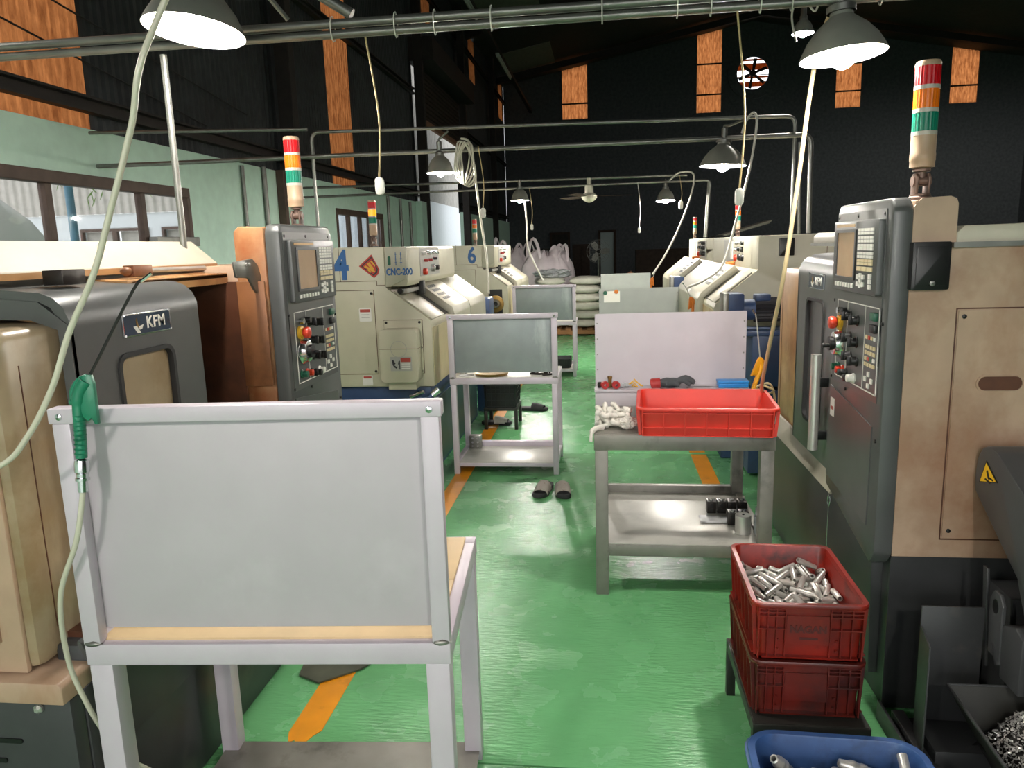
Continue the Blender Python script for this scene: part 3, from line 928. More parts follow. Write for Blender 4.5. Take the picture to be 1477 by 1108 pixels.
def console(root, x0, x1, z0, z1, yf):
    """operator panel: front face at y = yf"""
    L = x1 - x0
    f = G()
    f.prism([(x0, z0 + .11), (x0 + .01, z1 - .03), (x0 + .03, z1), (x1 - .03, z1), (x1, z1 - .035), (x1, z0 + .05), (x1 - .04, z0)], 'y', yf, yf + .062, .012)
    con = f.o('console', 'kgrey', root)
    # cover plates on the face
    g = G()
    g.prism(rrect(x0 + .03, x1 - .045, z0 + .66, z1 - .03, .004), 'y', yf - .003, yf, 0)
    g.o('face_plate', 'kgrey', con)
    lower = G().prism(rrect(x0 + .03, x1 - .045, z0 + .54, z0 + .85, .004), 'y', yf - .002, yf).o('face_plate', 'kgrey', con)
    g = G()
    g.prism([(x0 + .02, z0 + .16), (x1 - .075, z0 + .12), (x1 - .07, z0 + .46), (x0 + .03, z0 + .515)], 'y', yf - .004, yf)
    g.o('lower_cover', 'kgrey', con, smooth=0)
    G().prism(rrect(x0 + .045, x0 + .09, z0 + .40, z0 + .47, .003), 'y', yf - .0055, yf - .004).o('sticker', 'sticker_w', con)
    G().prism(rrect(x0 + .052, x0 + .083, z0 + .425, z0 + .438, .003), 'y', yf - .0062, yf - .0055).o('sticker_print', 'sticker_r', con)
    for sx, sz in ((.045, z1 - .045), (L * .45, z1 - .045), (L - .06, z1 - .045), (.03, z0 + .84), (L - .03, z0 + .80), (.03, z0 + .55), (L - .035, z0 + .42), (.2, z0 + .53)):
        G().lathe([(.001, 0), (.006, 0), (.006, .004), (.001, .005)], (x0 + sx, yf - .001, sz), 10, (0, -1, 0)).o('screw', 'black', con)
    # screen unit
    u0, u1, w0, w1 = x0 + .055, x0 + .51, z0 + .885, z0 + 1.125
    U = G().prism(rrect(u0, u1, w0, w1, .008), 'y', yf - .022, yf, .004).o('screen_unit', 'kgrey', con)
    uw, uh = u1 - u0, w1 - w0
    yu = yf - .022
    fx = lambda t: u0 + uw * t
    fz = lambda t: w0 + uh * t
    G().ring(rrect(fx(.08), fx(.56), fz(.17), fz(.88), .004), rrect(fx(.115), fx(.53), fz(.21), fz(.84), .006), 'y', yu - .005, yu + .001).o('bezel', 'kdark', con)
    G().prism(rrect(fx(.115), fx(.53), fz(.21), fz(.84), .006), 'y', yu - .0012, yu).o('screen', 'screen', con)
    G().prism(rrect(fx(.06), fx(.50), fz(.915), fz(.955), .002), 'y', yu - .001, yu).o('badge_strip', 'brass', con)
    for k in range(7):
        a = fx(.10 + .066 * k)
        G().prism(rrect(a, a + uw * .034, fz(.06), fz(.12), .001), 'y', yu - .005, yu).o('soft_key', 'key_white', con, smooth=0)
    for j in range(4):
        key_block(con, fx(.60), fx(.92), fz(.80 - .105 * j), fz(.89 - .105 * j), 5, 2, yu, 'key_white', .14)
    key_block(con, fx(.60), fx(.92), fz(.39), fz(.475), 4, 2, yu, 'key_cream', .12)
    key_block(con, fx(.60), fx(.92), fz(.31), fz(.375), 3, 1, yu, 'key_cream', .1)
    for a, b in ((.61, .20), (.61, .10), (.665, .15), (.665, .22), (.72, .2), (.72, .1), (.665, .08), (.86, .22), (.86, .15), (.86, .08)):
        G().prism(rrect(fx(a), fx(a + .045), fz(b), fz(b + .06), .001), 'y', yu - .005, yu).o('arrow_key', 'key_white', con, smooth=0)
    # switch panel with its white outline
    a0, a1, b0, b1 = x0 + .075, x0 + .505, z0 + .565, z0 + .845
    bw, bh = a1 - a0, b1 - b0
    X = lambda t: a0 + bw * t
    Z = lambda t: b0 + bh * t
    g = G()
    ln = lambda xa, za, xb, zb, w=.0016: g.box((min(xa, xb) - w, yf - .0045, min(za, zb) - w), (max(xa, xb) + w, yf - .002, max(za, zb) + w))
    ln(a0, b0, a1, b0), ln(a0, b1, a1, b1), ln(a0, b0, a0, b1), ln(a1, b0, a1, b1), ln(X(.70), b0, X(.70), b1, .001), ln(X(.27), b0, X(.27), b1, .0008)
    g.o('white_outline', 'key_white', con, smooth=0)

    def knob(t, s, r=.016, m='black', h=.022):
        G().lathe([(.001, -.002), (r * 1.25, -.002), (r * 1.25, .004), (r, .006), (r * .9, h), (.001, h)], (X(t), yf - .002, Z(s)), 18, (0, -1, 0)).o('knob', m, con)
        G().box((X(t) - .003, yf - .012 - h, Z(s) - r), (X(t) + .003, yf - h + .004, Z(s) + r), .001).o('knob_grip', m, con)
    for t, s in ((.34, .83), (.52, .80), (.36, .56), (.52, .53), (.38, .33), (.54, .30)):
        knob(t, s)
    knob(.30, .10, .011)
    G().lathe([(.001, 0), (.012, 0), (.012, .02), (.001, .02)], (X(.12), yf - .002, Z(.87)), 16, (0, -1, 0)).o('key_switch', 'chrome', con)
    G().lathe([(.001, 0), (.012, 0), (.012, .025), (.001, .025)], (X(.25), yf - .002, Z(.87)), 16, (0, -1, 0)).o('key_switch', 'black', con)
    e = G().lathe([(.001, 0), (.027, 0), (.027, .012), (.018, .014), (.018, .018)], (X(.10), yf - .002, Z(.71)), 22, (0, -1, 0)).o('emergency_ring', 'yel_ring', con)
    G().lathe([(.012, .012), (.013, .018), (.021, .022), (.024, .032), (.021, .042), (.010, .046), (.001, .046)], (X(.10), yf - .002, Z(.71)), 22, (0, -1, 0)).o('emergency_button', 'red_btn', con)
    w = G().lathe([(.001, 0), (.052, 0), (.052, .008), (.046, .014), (.042, .03), (.03, .034), (.001, .034)], (X(.13), yf - .002, Z(.44)), 30, (0, -1, 0)).o('hand_wheel', 'chrome', con)
    G().lathe([(.020, .03), (.026, .032), (.026, .046), (.001, .048)], (X(.13), yf - .002, Z(.44)), 20, (0, -1, 0)).o('wheel_hub', 'black', con)
    G().lathe([(.001, .03), (.006, .03), (.008, .07), (.001, .072)], (X(.13) + .014, yf - .002, Z(.44) - .006), 12, (0, -1, 0)).o('crank', 'black', con)
    for t, s, m in ((.08, .12, 'green_btn'), (.20, .11, 'red_btn'), (.42, .06, 'black'), (.50, .075, 'key_white')):
        G().lathe([(.001, 0), (.017, 0), (.017, .005), (.013, .007), (.013, .026), (.001, .028)], (X(t), yf - .002, Z(s)), 18, (0, -1, 0)).o('push_button', m, con)
    for s, m in ((.90, 'green_btn'), (.76, 'black')):
        G().box((X(.87), yf - .016, Z(s) - .013), (X(.97), yf, Z(s) + .013), .002).o('square_button', m, con)
    for s, mm in ((.64, ('key_cream', 'red_btn', 'key_cream', 'key_white')), (.53, ('key_cream',) * 4), (.46, ('key_cream',) * 4), (.39, ('key_cream', 'red_btn', 'green_btn', 'key_white')), (.32, ('key_cream',) * 4)):
        for q in range(4):
            G().box((X(.735 + .058 * q), yf - .006, Z(s) - .006), (X(.735 + .058 * q) + .018, yf - .002, Z(s) + .006)).o('key', mm[q], con, smooth=0)
    for t, s in ((.83, .21), (.76, .14), (.90, .14), (.83, .07)):
        G().box((X(t) - .009, yf - .006, Z(s) - .008), (X(t) + .009, yf - .002, Z(s) + .008)).o('key', 'key_white', con, smooth=0)
    return con


def badge(par, x0, x1, z0, z1, y):
    b = G().prism(rrect(x0, x1, z0, z1, .003), 'y', y - .006, y, .001).o('badge', 'chrome', par)
    G().prism(rrect(x0 + .005, x1 - .005, z0 + .004, z1 - .004, .002), 'y', y - .0068, y - .005).o('badge_field', 'navy', par)
    w = x1 - x0
    h = z1 - z0
    text('KFM', 'badge_letters', 'key_white', par, h * .74, face_mw((x0 + w * .66, y - .0072, z0 + h * .50), (1, 0, 0), (0, 0, 1)), .001, h * .012, sx=1.0, body_space=True)
    e = lambda t: x0 + w * t
    f = lambda t: z0 + h * t
    G().prism([(e(.19), f(.42)), (e(.25), f(.44)), (e(.32), f(.12)), (e(.26), f(.12))], 'y', y - .0085, y - .0065).o('badge_emblem', 'key_white', par, smooth=0)
    G().prism([(e(.30), f(.40)), (e(.385), f(.46)), (e(.35), f(.28)), (e(.305), f(.26))], 'y', y - .0085, y - .0065).o('badge_emblem', 'key_white', par, smooth=0)
    G().prism([(e(.262), f(.78)), (e(.285), f(.40)), (e(.272), f(.36)), (e(.25), f(.52)), (e(.252), f(.70))], 'y', y - .0085, y - .0065).o('badge_emblem', 'brass', par, smooth=0)
    for a, c in ((.02, .06), (.98, .06), (.02, .94), (.98, .94)):
        G().ico((e(a), y - .006, f(c)), .005, 1).o('rivet', 'chrome', par)


def kfm(label, loc, rz, dx, end, lid, tw, dy=0., ap=0.):
    """dx: left edge of the sliding door; end: which end the photo shows ('left' / 'right')"""
    t = thing('turning_machine', label, 'machine', loc, rz)
    L = 1.77
    CX = 1.21
    G().box((.02, -.045, 0), (L - .03, 1.75, .565), .008).o('machine_base', 'kdark', t)
    # apron under the door with its pale strip
    G().prism([(-.075 + ap, .09), (-.085 + ap, .575), (-.05 + ap, .655), (.05, .655), (.05, .09)], 'x', .06, L - .10, .006).o('apron', 'kdark', t)
    G().prism([(-.0905 + ap, .585), (-.0555 + ap, .662), (-.048 + ap, .668), (-.046 + ap, .655), (-.081 + ap, .578)], 'x', .06, CX - .02).o('apron_strip', 'cream' if end == 'right' else 'kgrey', t, smooth=0)
    # beige guard at the headstock end
    c0 = .0
    G().prism([(c0, .62), (c0, 1.40), (.035, 1.445), (.515, 1.445), (.548, 1.405), (.548, .62)], 'y', .045 + dy, .42, .03).o('headstock_guard', 'tan' if end == 'left' else 'beige_rust', t)
    G().box((c0 + .07, .0435 + dy, .70), (c0 + .0725, .046 + dy, 1.36)).o('guard_seam', 'rust_dark', t, smooth=0)
    if end == 'left':
        # end sheet with inset door, ledge and louvred base
        e = G().prism([(.07, .62), (.07, 1.36), (.10, 1.42), (.9, 1.42), (.9, .62)], 'x', -.012, .004, .004).o('end_sheet', 'beige', t)
        G().prism([(.125, .70), (.115, 1.20), (.9, 1.20), (.9, .70)], 'x', -.020, -.010, .002).o('end_door', 'beige', t)
        G().prism([(-.04, .56), (-.04, .605), (-.03, .615), (.95, .615), (.95, .56)], 'x', -.045, .10, .004).o('ledge', 'beige', t)
        bp = G().box((-.025, -.04, .02), (.02, .9, .56), .004).o('end_base', 'kdark', t)
        for r_ in range(5):
            for c_ in range(5):
                yy = .10 + c_ * .105 + (r_ % 2) * .05
                G().prism(rrect(yy, yy + .07, .44 - r_ * .055, .452 - r_ * .055, .005), 'x', -.0285, -.024).o('louvre_slot', 'black', t)
        for yy, zz in ((.04, .54), (.16, .665), (.13, .80)):
            G().lathe([(.001, 0), (.012, 0), (.012, .006), (.006, .012), (.001, .012)], (-.028 if zz < .6 else -.022, yy, zz), 6, (-1, 0, 0)).o('bolt', 'steel', t, smooth=20)
    # liner of the work space
    G().box((.1, .55, .6), (CX, .58, 1.52)).o('liner_back', 'rust_dark', t, smooth=0)
    G().box((.1, .0, .60), (CX, .58, .67)).o('liner_floor', 'rust_dark', t, smooth=0)
    G().box((CX - .012, .06, .66), (CX, .56, 1.50)).o('liner_side', 'rust_dark', t, smooth=0)
    if end == 'left':
        G().box((CX - .026, -.055, 1.10), (CX - .014, .055, 1.50), .003).o('liner_flap', 'rust', t)
        # chuck glimpsed at the bottom of the opening
        ch = G().lathe([(.001, 0), (.09, 0), (.105, .012), (.105, .07), (.09, .08), (.03, .082), (.03, .05), (.001, .05)], (.93, .22, 1.05), 32, (1, 0, 0)).o('chuck', 'steel', t)
        for q in range(3):
            a = R(30 + 120 * q)
            G(Matrix.Translation((1.01, .22, 1.05)) @ Matrix.Rotation(a, 4, 'X')).box((-.01, -.016, .03), (.03, .016, .09), .003).o('jaw', 'dark_steel', ch)
        # rail, rod and bracket over the opening
        G().box((.60, .10, 1.515), (CX, .20, 1.535), .003).o('top_rail', 'beige_rust', t)
        G().prism([(.10, 1.495), (.10, 1.53), (.30, 1.545), (.30, 1.525)], 'x', .62, CX).o('top_shelf', 'beige_rust', t, smooth=0)
        G().cyl((.72, .16, 1.56), (1.12, .14, 1.556), .009, 10).o('rod', 'steel', t)
        G().box((.70, .14, 1.542), (.80, .18, 1.578), .004).o('rod_block', 'rust', t)
        G().ico((.69, .16, 1.56), .018, 2, (1.2, 1, .8)).o('rod_end', 'rust', t)
        G().prism([(1.03, 1.52), (1.02, 1.575), (1.16, 1.585), (1.20, 1.56), (1.235, 1.48), (1.21, 1.44), (1.16, 1.47), (1.12, 1.515)], 'y', -.03, -.018, .003).o('bracket_plate', 'galv', t)
        for q in (1.10, 1.13):
            G().lathe([(.001, 0), (.006, 0), (.006, .004), (.001, .005)], (q, -.03, 1.565), 10, (0, -1, 0)).o('bolt', 'steel', t)
        G().box((.33, .10, 1.535), (.42, .16, 1.575), .003).o('clamp_block', 'dark_steel', t)
        G().prism([(.10, 1.44), (.55, 1.50), (.55, 1.52), (.10, 1.47)], 'x', .25, .62).o('inner_cover', 'beige_rust', t, smooth=0)
    # sliding door: hooded sheet with a window
    D = dx
    TD = t
    t = bpy.data.objects.new('door_slide', None)
    t.empty_display_size = .05
    COL.objects.link(t)
    t.parent = TD
    t.location = (0, dy, 0)
    dw = .60
    door = G()
    door.ring([(D + (p[0] - .0) , p[1]) for p in rrect(0, dw, .665, 1.43, .001)], [(D + p[0], p[1]) for p in rrect(.17, .43, .80, 1.335, .035)], 'y', 0, .03)
    d = door.o('sliding_door', 'kgrey', t)
    hood = [(.0, 1.43), (.0, 1.455), (.012, 1.485), (.035, 1.508), (.07, 1.522), (.20, 1.534), (.42, 1.55), (.42, 1.53), (.20, 1.512), (.075, 1.50), (.045, 1.485), (.03, 1.46), (.03, 1.43)]
    G().prism(hood, 'x', D, D + dw).o('door_hood', 'kgrey', t, smooth=60)
    G().prism([(.03, .665), (.03, 1.43), (.06, 1.44), (.10, 1.455), (.42, 1.465), (.42, 1.53), (.2, 1.512), (.075, 1.50), (.0, 1.44), (.0, .665)], 'x', D - .004, D + .012).o('door_edge', 'kgrey', t, smooth=0)
    G().ring([(D + p[0], p[1]) for p in rrect(.163, .437, .793, 1.342, .04)], [(D + p[0], p[1]) for p in rrect(.176, .424, .806, 1.329, .03)], 'y', -.006, .02).o('window_gasket', 'rubber', t)
    G().prism([(D + p[0], p[1]) for p in rrect(.17, .43, .80, 1.335, .035)], 'y', .012, .018).o('window_pane', 'tan' if end == 'left' else 'kgrey', t)
    badge(t, D + .20, D + .43, 1.383, 1.447, 0)
    # vertical handle
    hx = D + .53 if end == 'right' else D + .47
    G().cyl((hx, -.135 - dy, .74), (hx, -.135 - dy, 1.135), .020, 20).o('door_handle', 'steel', t)
    for z in (.80, 1.02):
        G().box((hx - .012, -.135 - dy, z - .018), (hx + .012, .002, z + .018), .002).o('handle_bracket', 'black', t)
    t = TD
    # console and its housing
    console(t, CX, L, .525, 1.71, -.115)
    G().prism([(-.055, .57), (-.055, 1.70), (.045, 1.705), (.066, 1.685), (.066, .57)], 'x', CX + .004, L - .004, .008).o('console_housing', 'beige' if end == 'right' else 'rust_side', t)
    # body behind
    G().prism([(.02, .57), (.02, 1.56), (1.70, 1.56), (1.70, .57)], 'x', CX + .02, L - .006, .004).o('body_right', 'beige', t)
    G().box((.02, .6, .57), (CX + .02, 1.70, 1.50), .004).o('body_rear', 'beige', t)
    x0, x1, yl = lid
    if end == 'right':
        G().prism([(yl, 1.562), (yl, 1.60), (yl + .02, 1.62), (1.6, 1.64), (1.6, 1.562)], 'x', x0, x1, .004).o('top_lid', 'cream', t)
        G().prism([(yl - .012, 1.556), (yl - .012, 1.572), (1.6, 1.572), (1.6, 1.556)], 'x', x0, x1 + .012).o('lid_lip', 'galv', t, smooth=0)
        # end sheet: inset service door, slot handle, black box
        xe = L - .006
        e = G().prism([(-.057, .568), (-.057, 1.68), (-.035, 1.705), (.045, 1.708), (.062, 1.70), (.068, 1.685), (.068, 1.559), (1.7, 1.559), (1.7, .568)], 'x', xe, xe + .006).o('end_sheet', 'beige', t, smooth=0)
        G().ring(rrect(.083, .9, .628, 1.374, .002), rrect(.087, .896, .632, 1.370, .002), 'x', xe + .005, xe + .0075).o('door_gap', 'rust_dark', t)
        G().prism(rrect(.09, .893, .635, 1.367, .004), 'x', xe + .005, xe + .010).o('service_door', 'beige', t)
        g = G()
        g.ring(rrect(.154, .293, 1.112, 1.168, .028, 6), rrect(.160, .287, 1.118, 1.162, .022, 6), 'x', xe + .009, xe + .0135)
        g.o('slot_rim', 'beige', t)
        G().prism(rrect(.158, .289, 1.116, 1.164, .024, 6), 'x', xe + .0095, xe + .0108).o('slot_handle', 'rust_dark', t)
        for yy, zz in ((.106, 1.348), (.108, .66)):
            G().lathe([(.001, 0), (.007, 0), (.007, .003), (.001, .004)], (xe + .01, yy, zz), 10, (1, 0, 0)).o('screw', 'black', t)
        bx = G().prism(rrect(-.062, .046, 1.432, 1.575, .006), 'x', xe + .002, xe + .034, .004).o('junction_box', 'black', t)
        G().prism(rrect(-.052, .036, 1.445, 1.562, .006), 'x', xe + .033, xe + .037, .001).o('junction_cover', 'black', t)
        G().lathe([(.001, 0), (.008, 0), (.008, .006), (.001, .007)], (xe + .037, -.005, 1.452), 10, (1, 0, 0)).o('lock', 'galv', t)
        G().prism([(-.05, .02), (-.05, .56), (.8, .56), (.8, .02)], 'x', L - .035, L - .025).o('base_end', 'kdark', t, smooth=0)
        G().cyl((.30, -.012 + .04, 1.18), (.30, .046, 1.18), .012).o('port', 'black', t)
        G().box((.13, .012, 1.18), (.165, .047, 1.21), .004).o('guard_latch', 'black', t)
        # cord loop hanging from the apron
        h = G()
        h.tube([(1.32 + .014 * math.cos(a), -.128, .60 + .022 * math.sin(a)) for a in [q * 6.2832 / 16 for q in range(17)]], .0028, 6)
        h.tube(curve_pts([(1.32, -.128, .578), (1.325, -.13, .45), (1.335, -.128, .33)], 5), .002, 6)
        h.o('wire_loop', 'chrome', t)
    else:
        G().prism([(yl, 1.566), (yl + .004, 1.574), (yl + .10, 1.657), (yl + .7, 1.662), (yl + .7, 1.65), (yl + .11, 1.646)], 'x', x0, x1).o('top_lid', 'cream', t, smooth=0)
        G().prism([(yl, 1.552), (yl, 1.570), (yl + .03, 1.572), (yl + .03, 1.552)], 'x', x0, x1).o('lid_lip', 'beige_rust', t, smooth=0)
    tower(t, *tw)
    return t


kfm('grey turning machine behind the nearest bench, door slid open to a rusty inside', (-1.32, 1.51, 0), R(90), .20, 'left', (-.35, 1.33, .20), (1.68, .0, 1.705, None, .92), 0., .035)
kfm('grey turning machine on the right with its door shut, behind the stacked red crates', (.98, 4.20, 0), R(-90), .56, 'right', (.2, 1.775, .068), (1.62, .015, 1.705), -.085)


# ------------------------------------------------------------------ cream lathes
def slant_pts(y0, z0, y1, z1, t):
    return (y0 + (y1 - y0) * t, z0 + (z1 - z0) * t)


def lathe(label, loc, side, L, yc, num, tw_x, s3=False, far=False):
    """local x runs along the front; e(x) counts from the end that faces the camera"""
    rz = R(90) if side == 'L' else R(-90)
    t = thing('cream_lathe', label, 'machine', loc, rz)
    e = (lambda a: a) if side == 'L' else (lambda a: L - a)

    def ex(g, pts, a, b, bev=0.):
        p, q = sorted((e(a), e(b)))
        return g.prism(pts, 'x', p, q, bev)
    zk = 1.36 if side == 'L' else 1.385
    bk = 1.22 if side == 'L' else 1.85
    slope = ((.0, 1.13), (.26, 1.325)) if side == 'L' else ((.012, 1.155), (.27, 1.365))
    (ya, za), (yb, zb) = slope
    # blue base
    ex(G(), [(.075, 0), (.075, .55), (.03, .60), (.03, .675), (bk - .05, .675), (bk - .05, 0)], .03, L - .03, .006).o('machine_base', 'blue', t)
    ex(G(), [(.07, .03), (.07, .52), (.078, .52), (.078, .03)], .10, L - .1).o('base_front', 'teal', t, smooth=0)
    # body
    prof = [(0, .68), (0, za - .03), (ya + .005, za), (yb, zb), (yb + .03, zb + .02), (.30, zk), (.30, 1.62), (bk, 1.635), (bk, .68)]
    ex(G(), prof, 0, L, .006).o('body', 'wl', t)
    ex(G(), [(-.004, .69), (-.004, za - .05), (.0, za - .05), (.0, .69)], .01, L - .01).o('front_sheet', 'wl_stain', t, smooth=0)
    # sloping covers
    ny, nz = -(zb - za), (yb - ya)
    ln = math.hypot(ny, nz)
    ny, nz = ny / ln, nz / ln

    def cover(name, a, b, th, m, lo=-.03, hi=.99, drop=.0):
        p0 = slant_pts(ya, za, yb, zb, max(lo, 0))
        p1 = slant_pts(ya, za, yb, zb, hi)
        pts = [(p0[0], p0[1]), (p0[0] + ny * th, p0[1] + nz * th), (p1[0] + ny * th, p1[1] + nz * th), (p1[0], p1[1])]
        if drop:
            pts = [(-.002, za - drop), (-th * .9, za - drop), (-th * .9, za - .01), (p0[0] + ny * th, p0[1] + nz * th), (p1[0] + ny * th, p1[1] + nz * th), (p1[0], p1[1]), (0.004, za)]
        return ex(G(), pts, a, b, .008).o(name, m, t)
    cover('fixed_cover', .015, .40, .012, 'wl2')
    cover('door_gap', .40, .555, .003, 'black')
    dr = cover('front_door', .56, 1.22, .055, 'wl2', 0, .99, .42)
    cover('door_gap', 1.22, 1.26, .01, 'rust')
    cover('second_cover', 1.26, L - .05, .05, 'wl2', 0, .99, .42)
    for j in range(4):
        for i in range(5):
            f = .26 + .15 * j
            p = slant_pts(ya, za, yb, zb, f)
            q = slant_pts(ya, za, yb, zb, f + .085)
            x = .63 + .052 * i
            ex(G(), [(p[0] + ny * .0545, p[1] + nz * .0545), (p[0] + ny * .0562, p[1] + nz * .0562), (q[0] + ny * .0562, q[1] + nz * .0562), (q[0] + ny * .0545, q[1] + nz * .0545)], x, x + .036).o('vent_slot', 'print_dark', t, smooth=0)
    # console strip
    cn = ex(G(), [(yc + .01, zk), (yc, zk + .03), (yc, 1.60), (yc + .012, 1.618), (.31, 1.622), (.31, zk)], .012, 1.62, .005).o('console', 'wl', t)
    yf = yc
    if side == 'L':
        # maker's panel at the camera end, knob panel facing the aisle
        p, q = sorted((e(-.004), e(.012)))
        G().prism([(yc + .005, 1.41), (yc - .003, 1.616), (.285, 1.616), (.30, 1.36), (.27, 1.36)], 'x', p, q, .002).o('end_plate', 'wl2', t)
        ex(G(), [(yf - .004, zk + .05), (yf - .004, 1.61), (yf, 1.61), (yf, zk + .05)], .37, .98).o('knob_panel', 'sticker_g', t, smooth=0)
        for i, (a, z, m, r) in enumerate(((.46, 1.57, 'key_white', .012), (.56, 1.575, 'chrome', .012), (.66, 1.57, 'chrome', .013), (.76, 1.575, 'chrome', .012), (.86, 1.57, 'chrome', .013), (.5, 1.52, 'red_part', .012), (.64, 1.52, 'red_part', .012), (.8, 1.53, 'print_dark', .013), (.46, 1.44, 'red_btn', .025), (.72, 1.46, 'chrome', .028), (.86, 1.46, 'black', .02))):
            G().lathe([(.001, 0), (r, 0), (r, .025), (r * .7, .03), (.001, .03)], (e(a), yf - .003, z), 14, (0, -1, 0)).o('knob', m, t)
        ex(G(), [(yc + .01, zk - .045), (yc + .01, zk - .02), (.27, zk - .02), (.27, zk - .045)], .02, .5).o('slide_rail', 'steel', t, smooth=0)
        G().cyl((e(.03), yc + .05, zk - .03), (e(-.012), yc + .05, zk - .03), .02, 14).o('rail_knob', 'black', t)
        G().box((min(e(.36), e(.42)), yc - .02, 1.28), (max(e(.36), e(.42)), yc + .03, zk + .02), .004).o('rail_bracket', 'black', t)
        # end panels and seams
        def seam(y0, z0, y1, z1):
            w = .0018
            G().box((-.0022, min(y0, y1) - w, min(z0, z1) - w), (.001, max(y0, y1) + w, max(z0, z1) + w)).o('panel_seam', 'rust_dark', t, smooth=0)
        for s_ in ((.61, 1.40, .61, 1.63), (.36, 1.40, 1.2, 1.40), (.36, 1.37, .36, 1.40), (.29, 1.37, .36, 1.37), (.385, .77, .385, 1.34), (.385, 1.34, 1.2, 1.34), (.385, .77, 1.2, .77)):
            seam(*s_)
        if num:
            text(num, 'painted_number', 'print_blue', t, .27 if num == '4' else .26, face_mw((-.0015, .60 if num == '4' else .42, 1.50), (0, -1, 0), (0, 0, 1)), .0008, .008, sx=.8)
        if not s3:
            G().prism(rrect(.41, .495, 1.13, 1.22, .008), 'x', -.0035, .0).o('warning_sticker', 'sticker_w', t)
            G().prism(rrect(.417, .488, 1.193, 1.213, .002), 'x', -.0045, -.003).o('sticker_band', 'sticker_r', t)
            for z in (1.175, 1.155):
                G().prism(rrect(.425, .48, z, z + .004, .001), 'x', -.0045, -.003).o('sticker_line', 'sticker_g', t)
            G().prism(rrect(.43, .50, .69, .76, .004), 'x', -.0035, .0).o('warning_sticker', 'sticker_w', t)
            G().prism(rrect(.437, .493, .74, .755, .002), 'x', -.0045, -.003).o('sticker_band', 'sticker_r', t)
            # festive paper diamond
            G().prism([(.385, 1.575), (.475, 1.50), (.375, 1.42), (.345, 1.445), (.335, 1.475)], 'x', -.004, -.0005).o('paper_diamond', 'paper_red', t, smooth=0)
            G().ring([(.385, 1.562), (.460, 1.50), (.377, 1.434), (.352, 1.452), (.345, 1.477)], [(.386, 1.552), (.450, 1.50), (.380, 1.445), (.360, 1.460), (.354, 1.478)], 'x', -.0046, -.0035).o('paper_border', 'print_dark', t, smooth=0)
            for pts in ([(.40, 1.525), (.42, 1.515), (.385, 1.47), (.37, 1.48)], [(.43, 1.505), (.44, 1.495), (.37, 1.455), (.365, 1.465)], [(.385, 1.535), (.395, 1.53), (.365, 1.495), (.36, 1.505)], [(.41, 1.48), (.42, 1.475), (.40, 1.455), (.39, 1.46)]):
                G().prism(pts, 'x', -.0048, -.0036).o('brush_stroke', 'paper_gold', t, smooth=0)
            # gearbox cover
            G().prism(rrect(.062, .328, .772, 1.138, .004), 'x', -.0022, .0).o('panel_seam', 'rust_dark', t)
            pl = G().prism(rrect(.065, .325, .775, 1.135, .004), 'x', -.010, .0, .002).o('cover_plate', 'wl', t)
            G().prism(rrect(.075, .33, .73, 1.085, .03, 5), 'x', -.13, -.008, .012).o('gear_cover', 'wl', t)
            G().box((-.1315, .074, .955), (-.012, .331, .9575)).o('cover_seam', 'rust_dark', t, smooth=0)
            G().prism(rrect(.10, .29, .68, .735, .003), 'x', -.10, -.002).o('cover_underside', 'wl', t)
            G().lathe([(.055, 0), (.055, .0015), (.052, .0015), (.052, 0)], (-.130, .20, .955), 28, (-1, 0, 0)).o('embossed_ring', 'sticker_g', t)
            G().prism(rrect(.115, .26, .81, .905, .003), 'x', -.1325, -.130).o('hazard_sticker', 'sticker_g', t)
            G().prism(rrect(.122, .19, .87, .898, .003), 'x', -.1332, -.132).o('sticker_band', 'sticker_r', t)
            for z in (.855, .84, .825):
                G().prism(rrect(.125, .185, z, z + .005, .001), 'x', -.1332, -.132).o('sticker_line', 'sticker_w', t)
            G().prism([(.25, .88), (.24, .885), (.225, .86), (.235, .85), (.215, .835), (.22, .825), (.235, .835), (.245, .85)], 'x', -.1332, -.132).o('hand_symbol', 'print_dark', t, smooth=0)
            G().prism([(.21, .85), (.205, .875), (.195, .88), (.195, .82), (.201, .82), (.201, .86)], 'x', -.1332, -.132).o('hand_symbol', 'print_dark', t, smooth=0)
            for yy, zz in ((.08, 1.12), (.31, 1.12), (.075, .95), (.08, .79), (.40, 1.32), (.40, .79)):
                G().lathe([(.001, 0), (.009, 0), (.009, .004), (.001, .005)], (-.010, yy, zz), 10, (-1, 0, 0)).o('screw', 'black', t)
            G().tube(curve_pts([(.03, .12, .64), (-.05, .10, .60), (-.09, .03, .61), (-.07, -.03, .655)], 5), .018, 10).o('coolant_pipe', 'blue', t)
            G().tube([(-.08, .0, .635), (-.066, -.045, .672)], .024, 12).o('pipe_union', 'chrome', t)
            G().tube([(-.055, .16, .62), (-.06, .06, .655)], .014, 10).o('valve', 'chrome', t)
            MW = face_mw((-.0055, .20, 1.455), (0, -1, 0), (0, 0, 1))
            text('CNC-200', 'model_lettering', 'print_blue', t, .062, MW, .0006, .002, sx=.72)
            G().prism(rrect(.255, .275, 1.50, 1.56, .009), 'x', -.0055, -.0035).o('maker_mark', 'green_btn', t)
            for yy in (.22, .185):
                G().prism(rrect(yy - .002, yy + .002, 1.50, 1.585, .001), 'x', -.0055, -.0035).o('lettering_stroke', 'print_blue', t)
                for zz in (1.515, 1.54, 1.57):
                    G().prism(rrect(yy - .009, yy + .008, zz, zz + .004, .001), 'x', -.0055, -.0035).o('lettering_stroke', 'print_blue', t)
        else:
            # open end: spindle flange in a dark opening
            G().prism(rrect(.07, .235, .70, 1.10, .004), 'x', -.004, .0).o('spindle_opening', 'black', t)
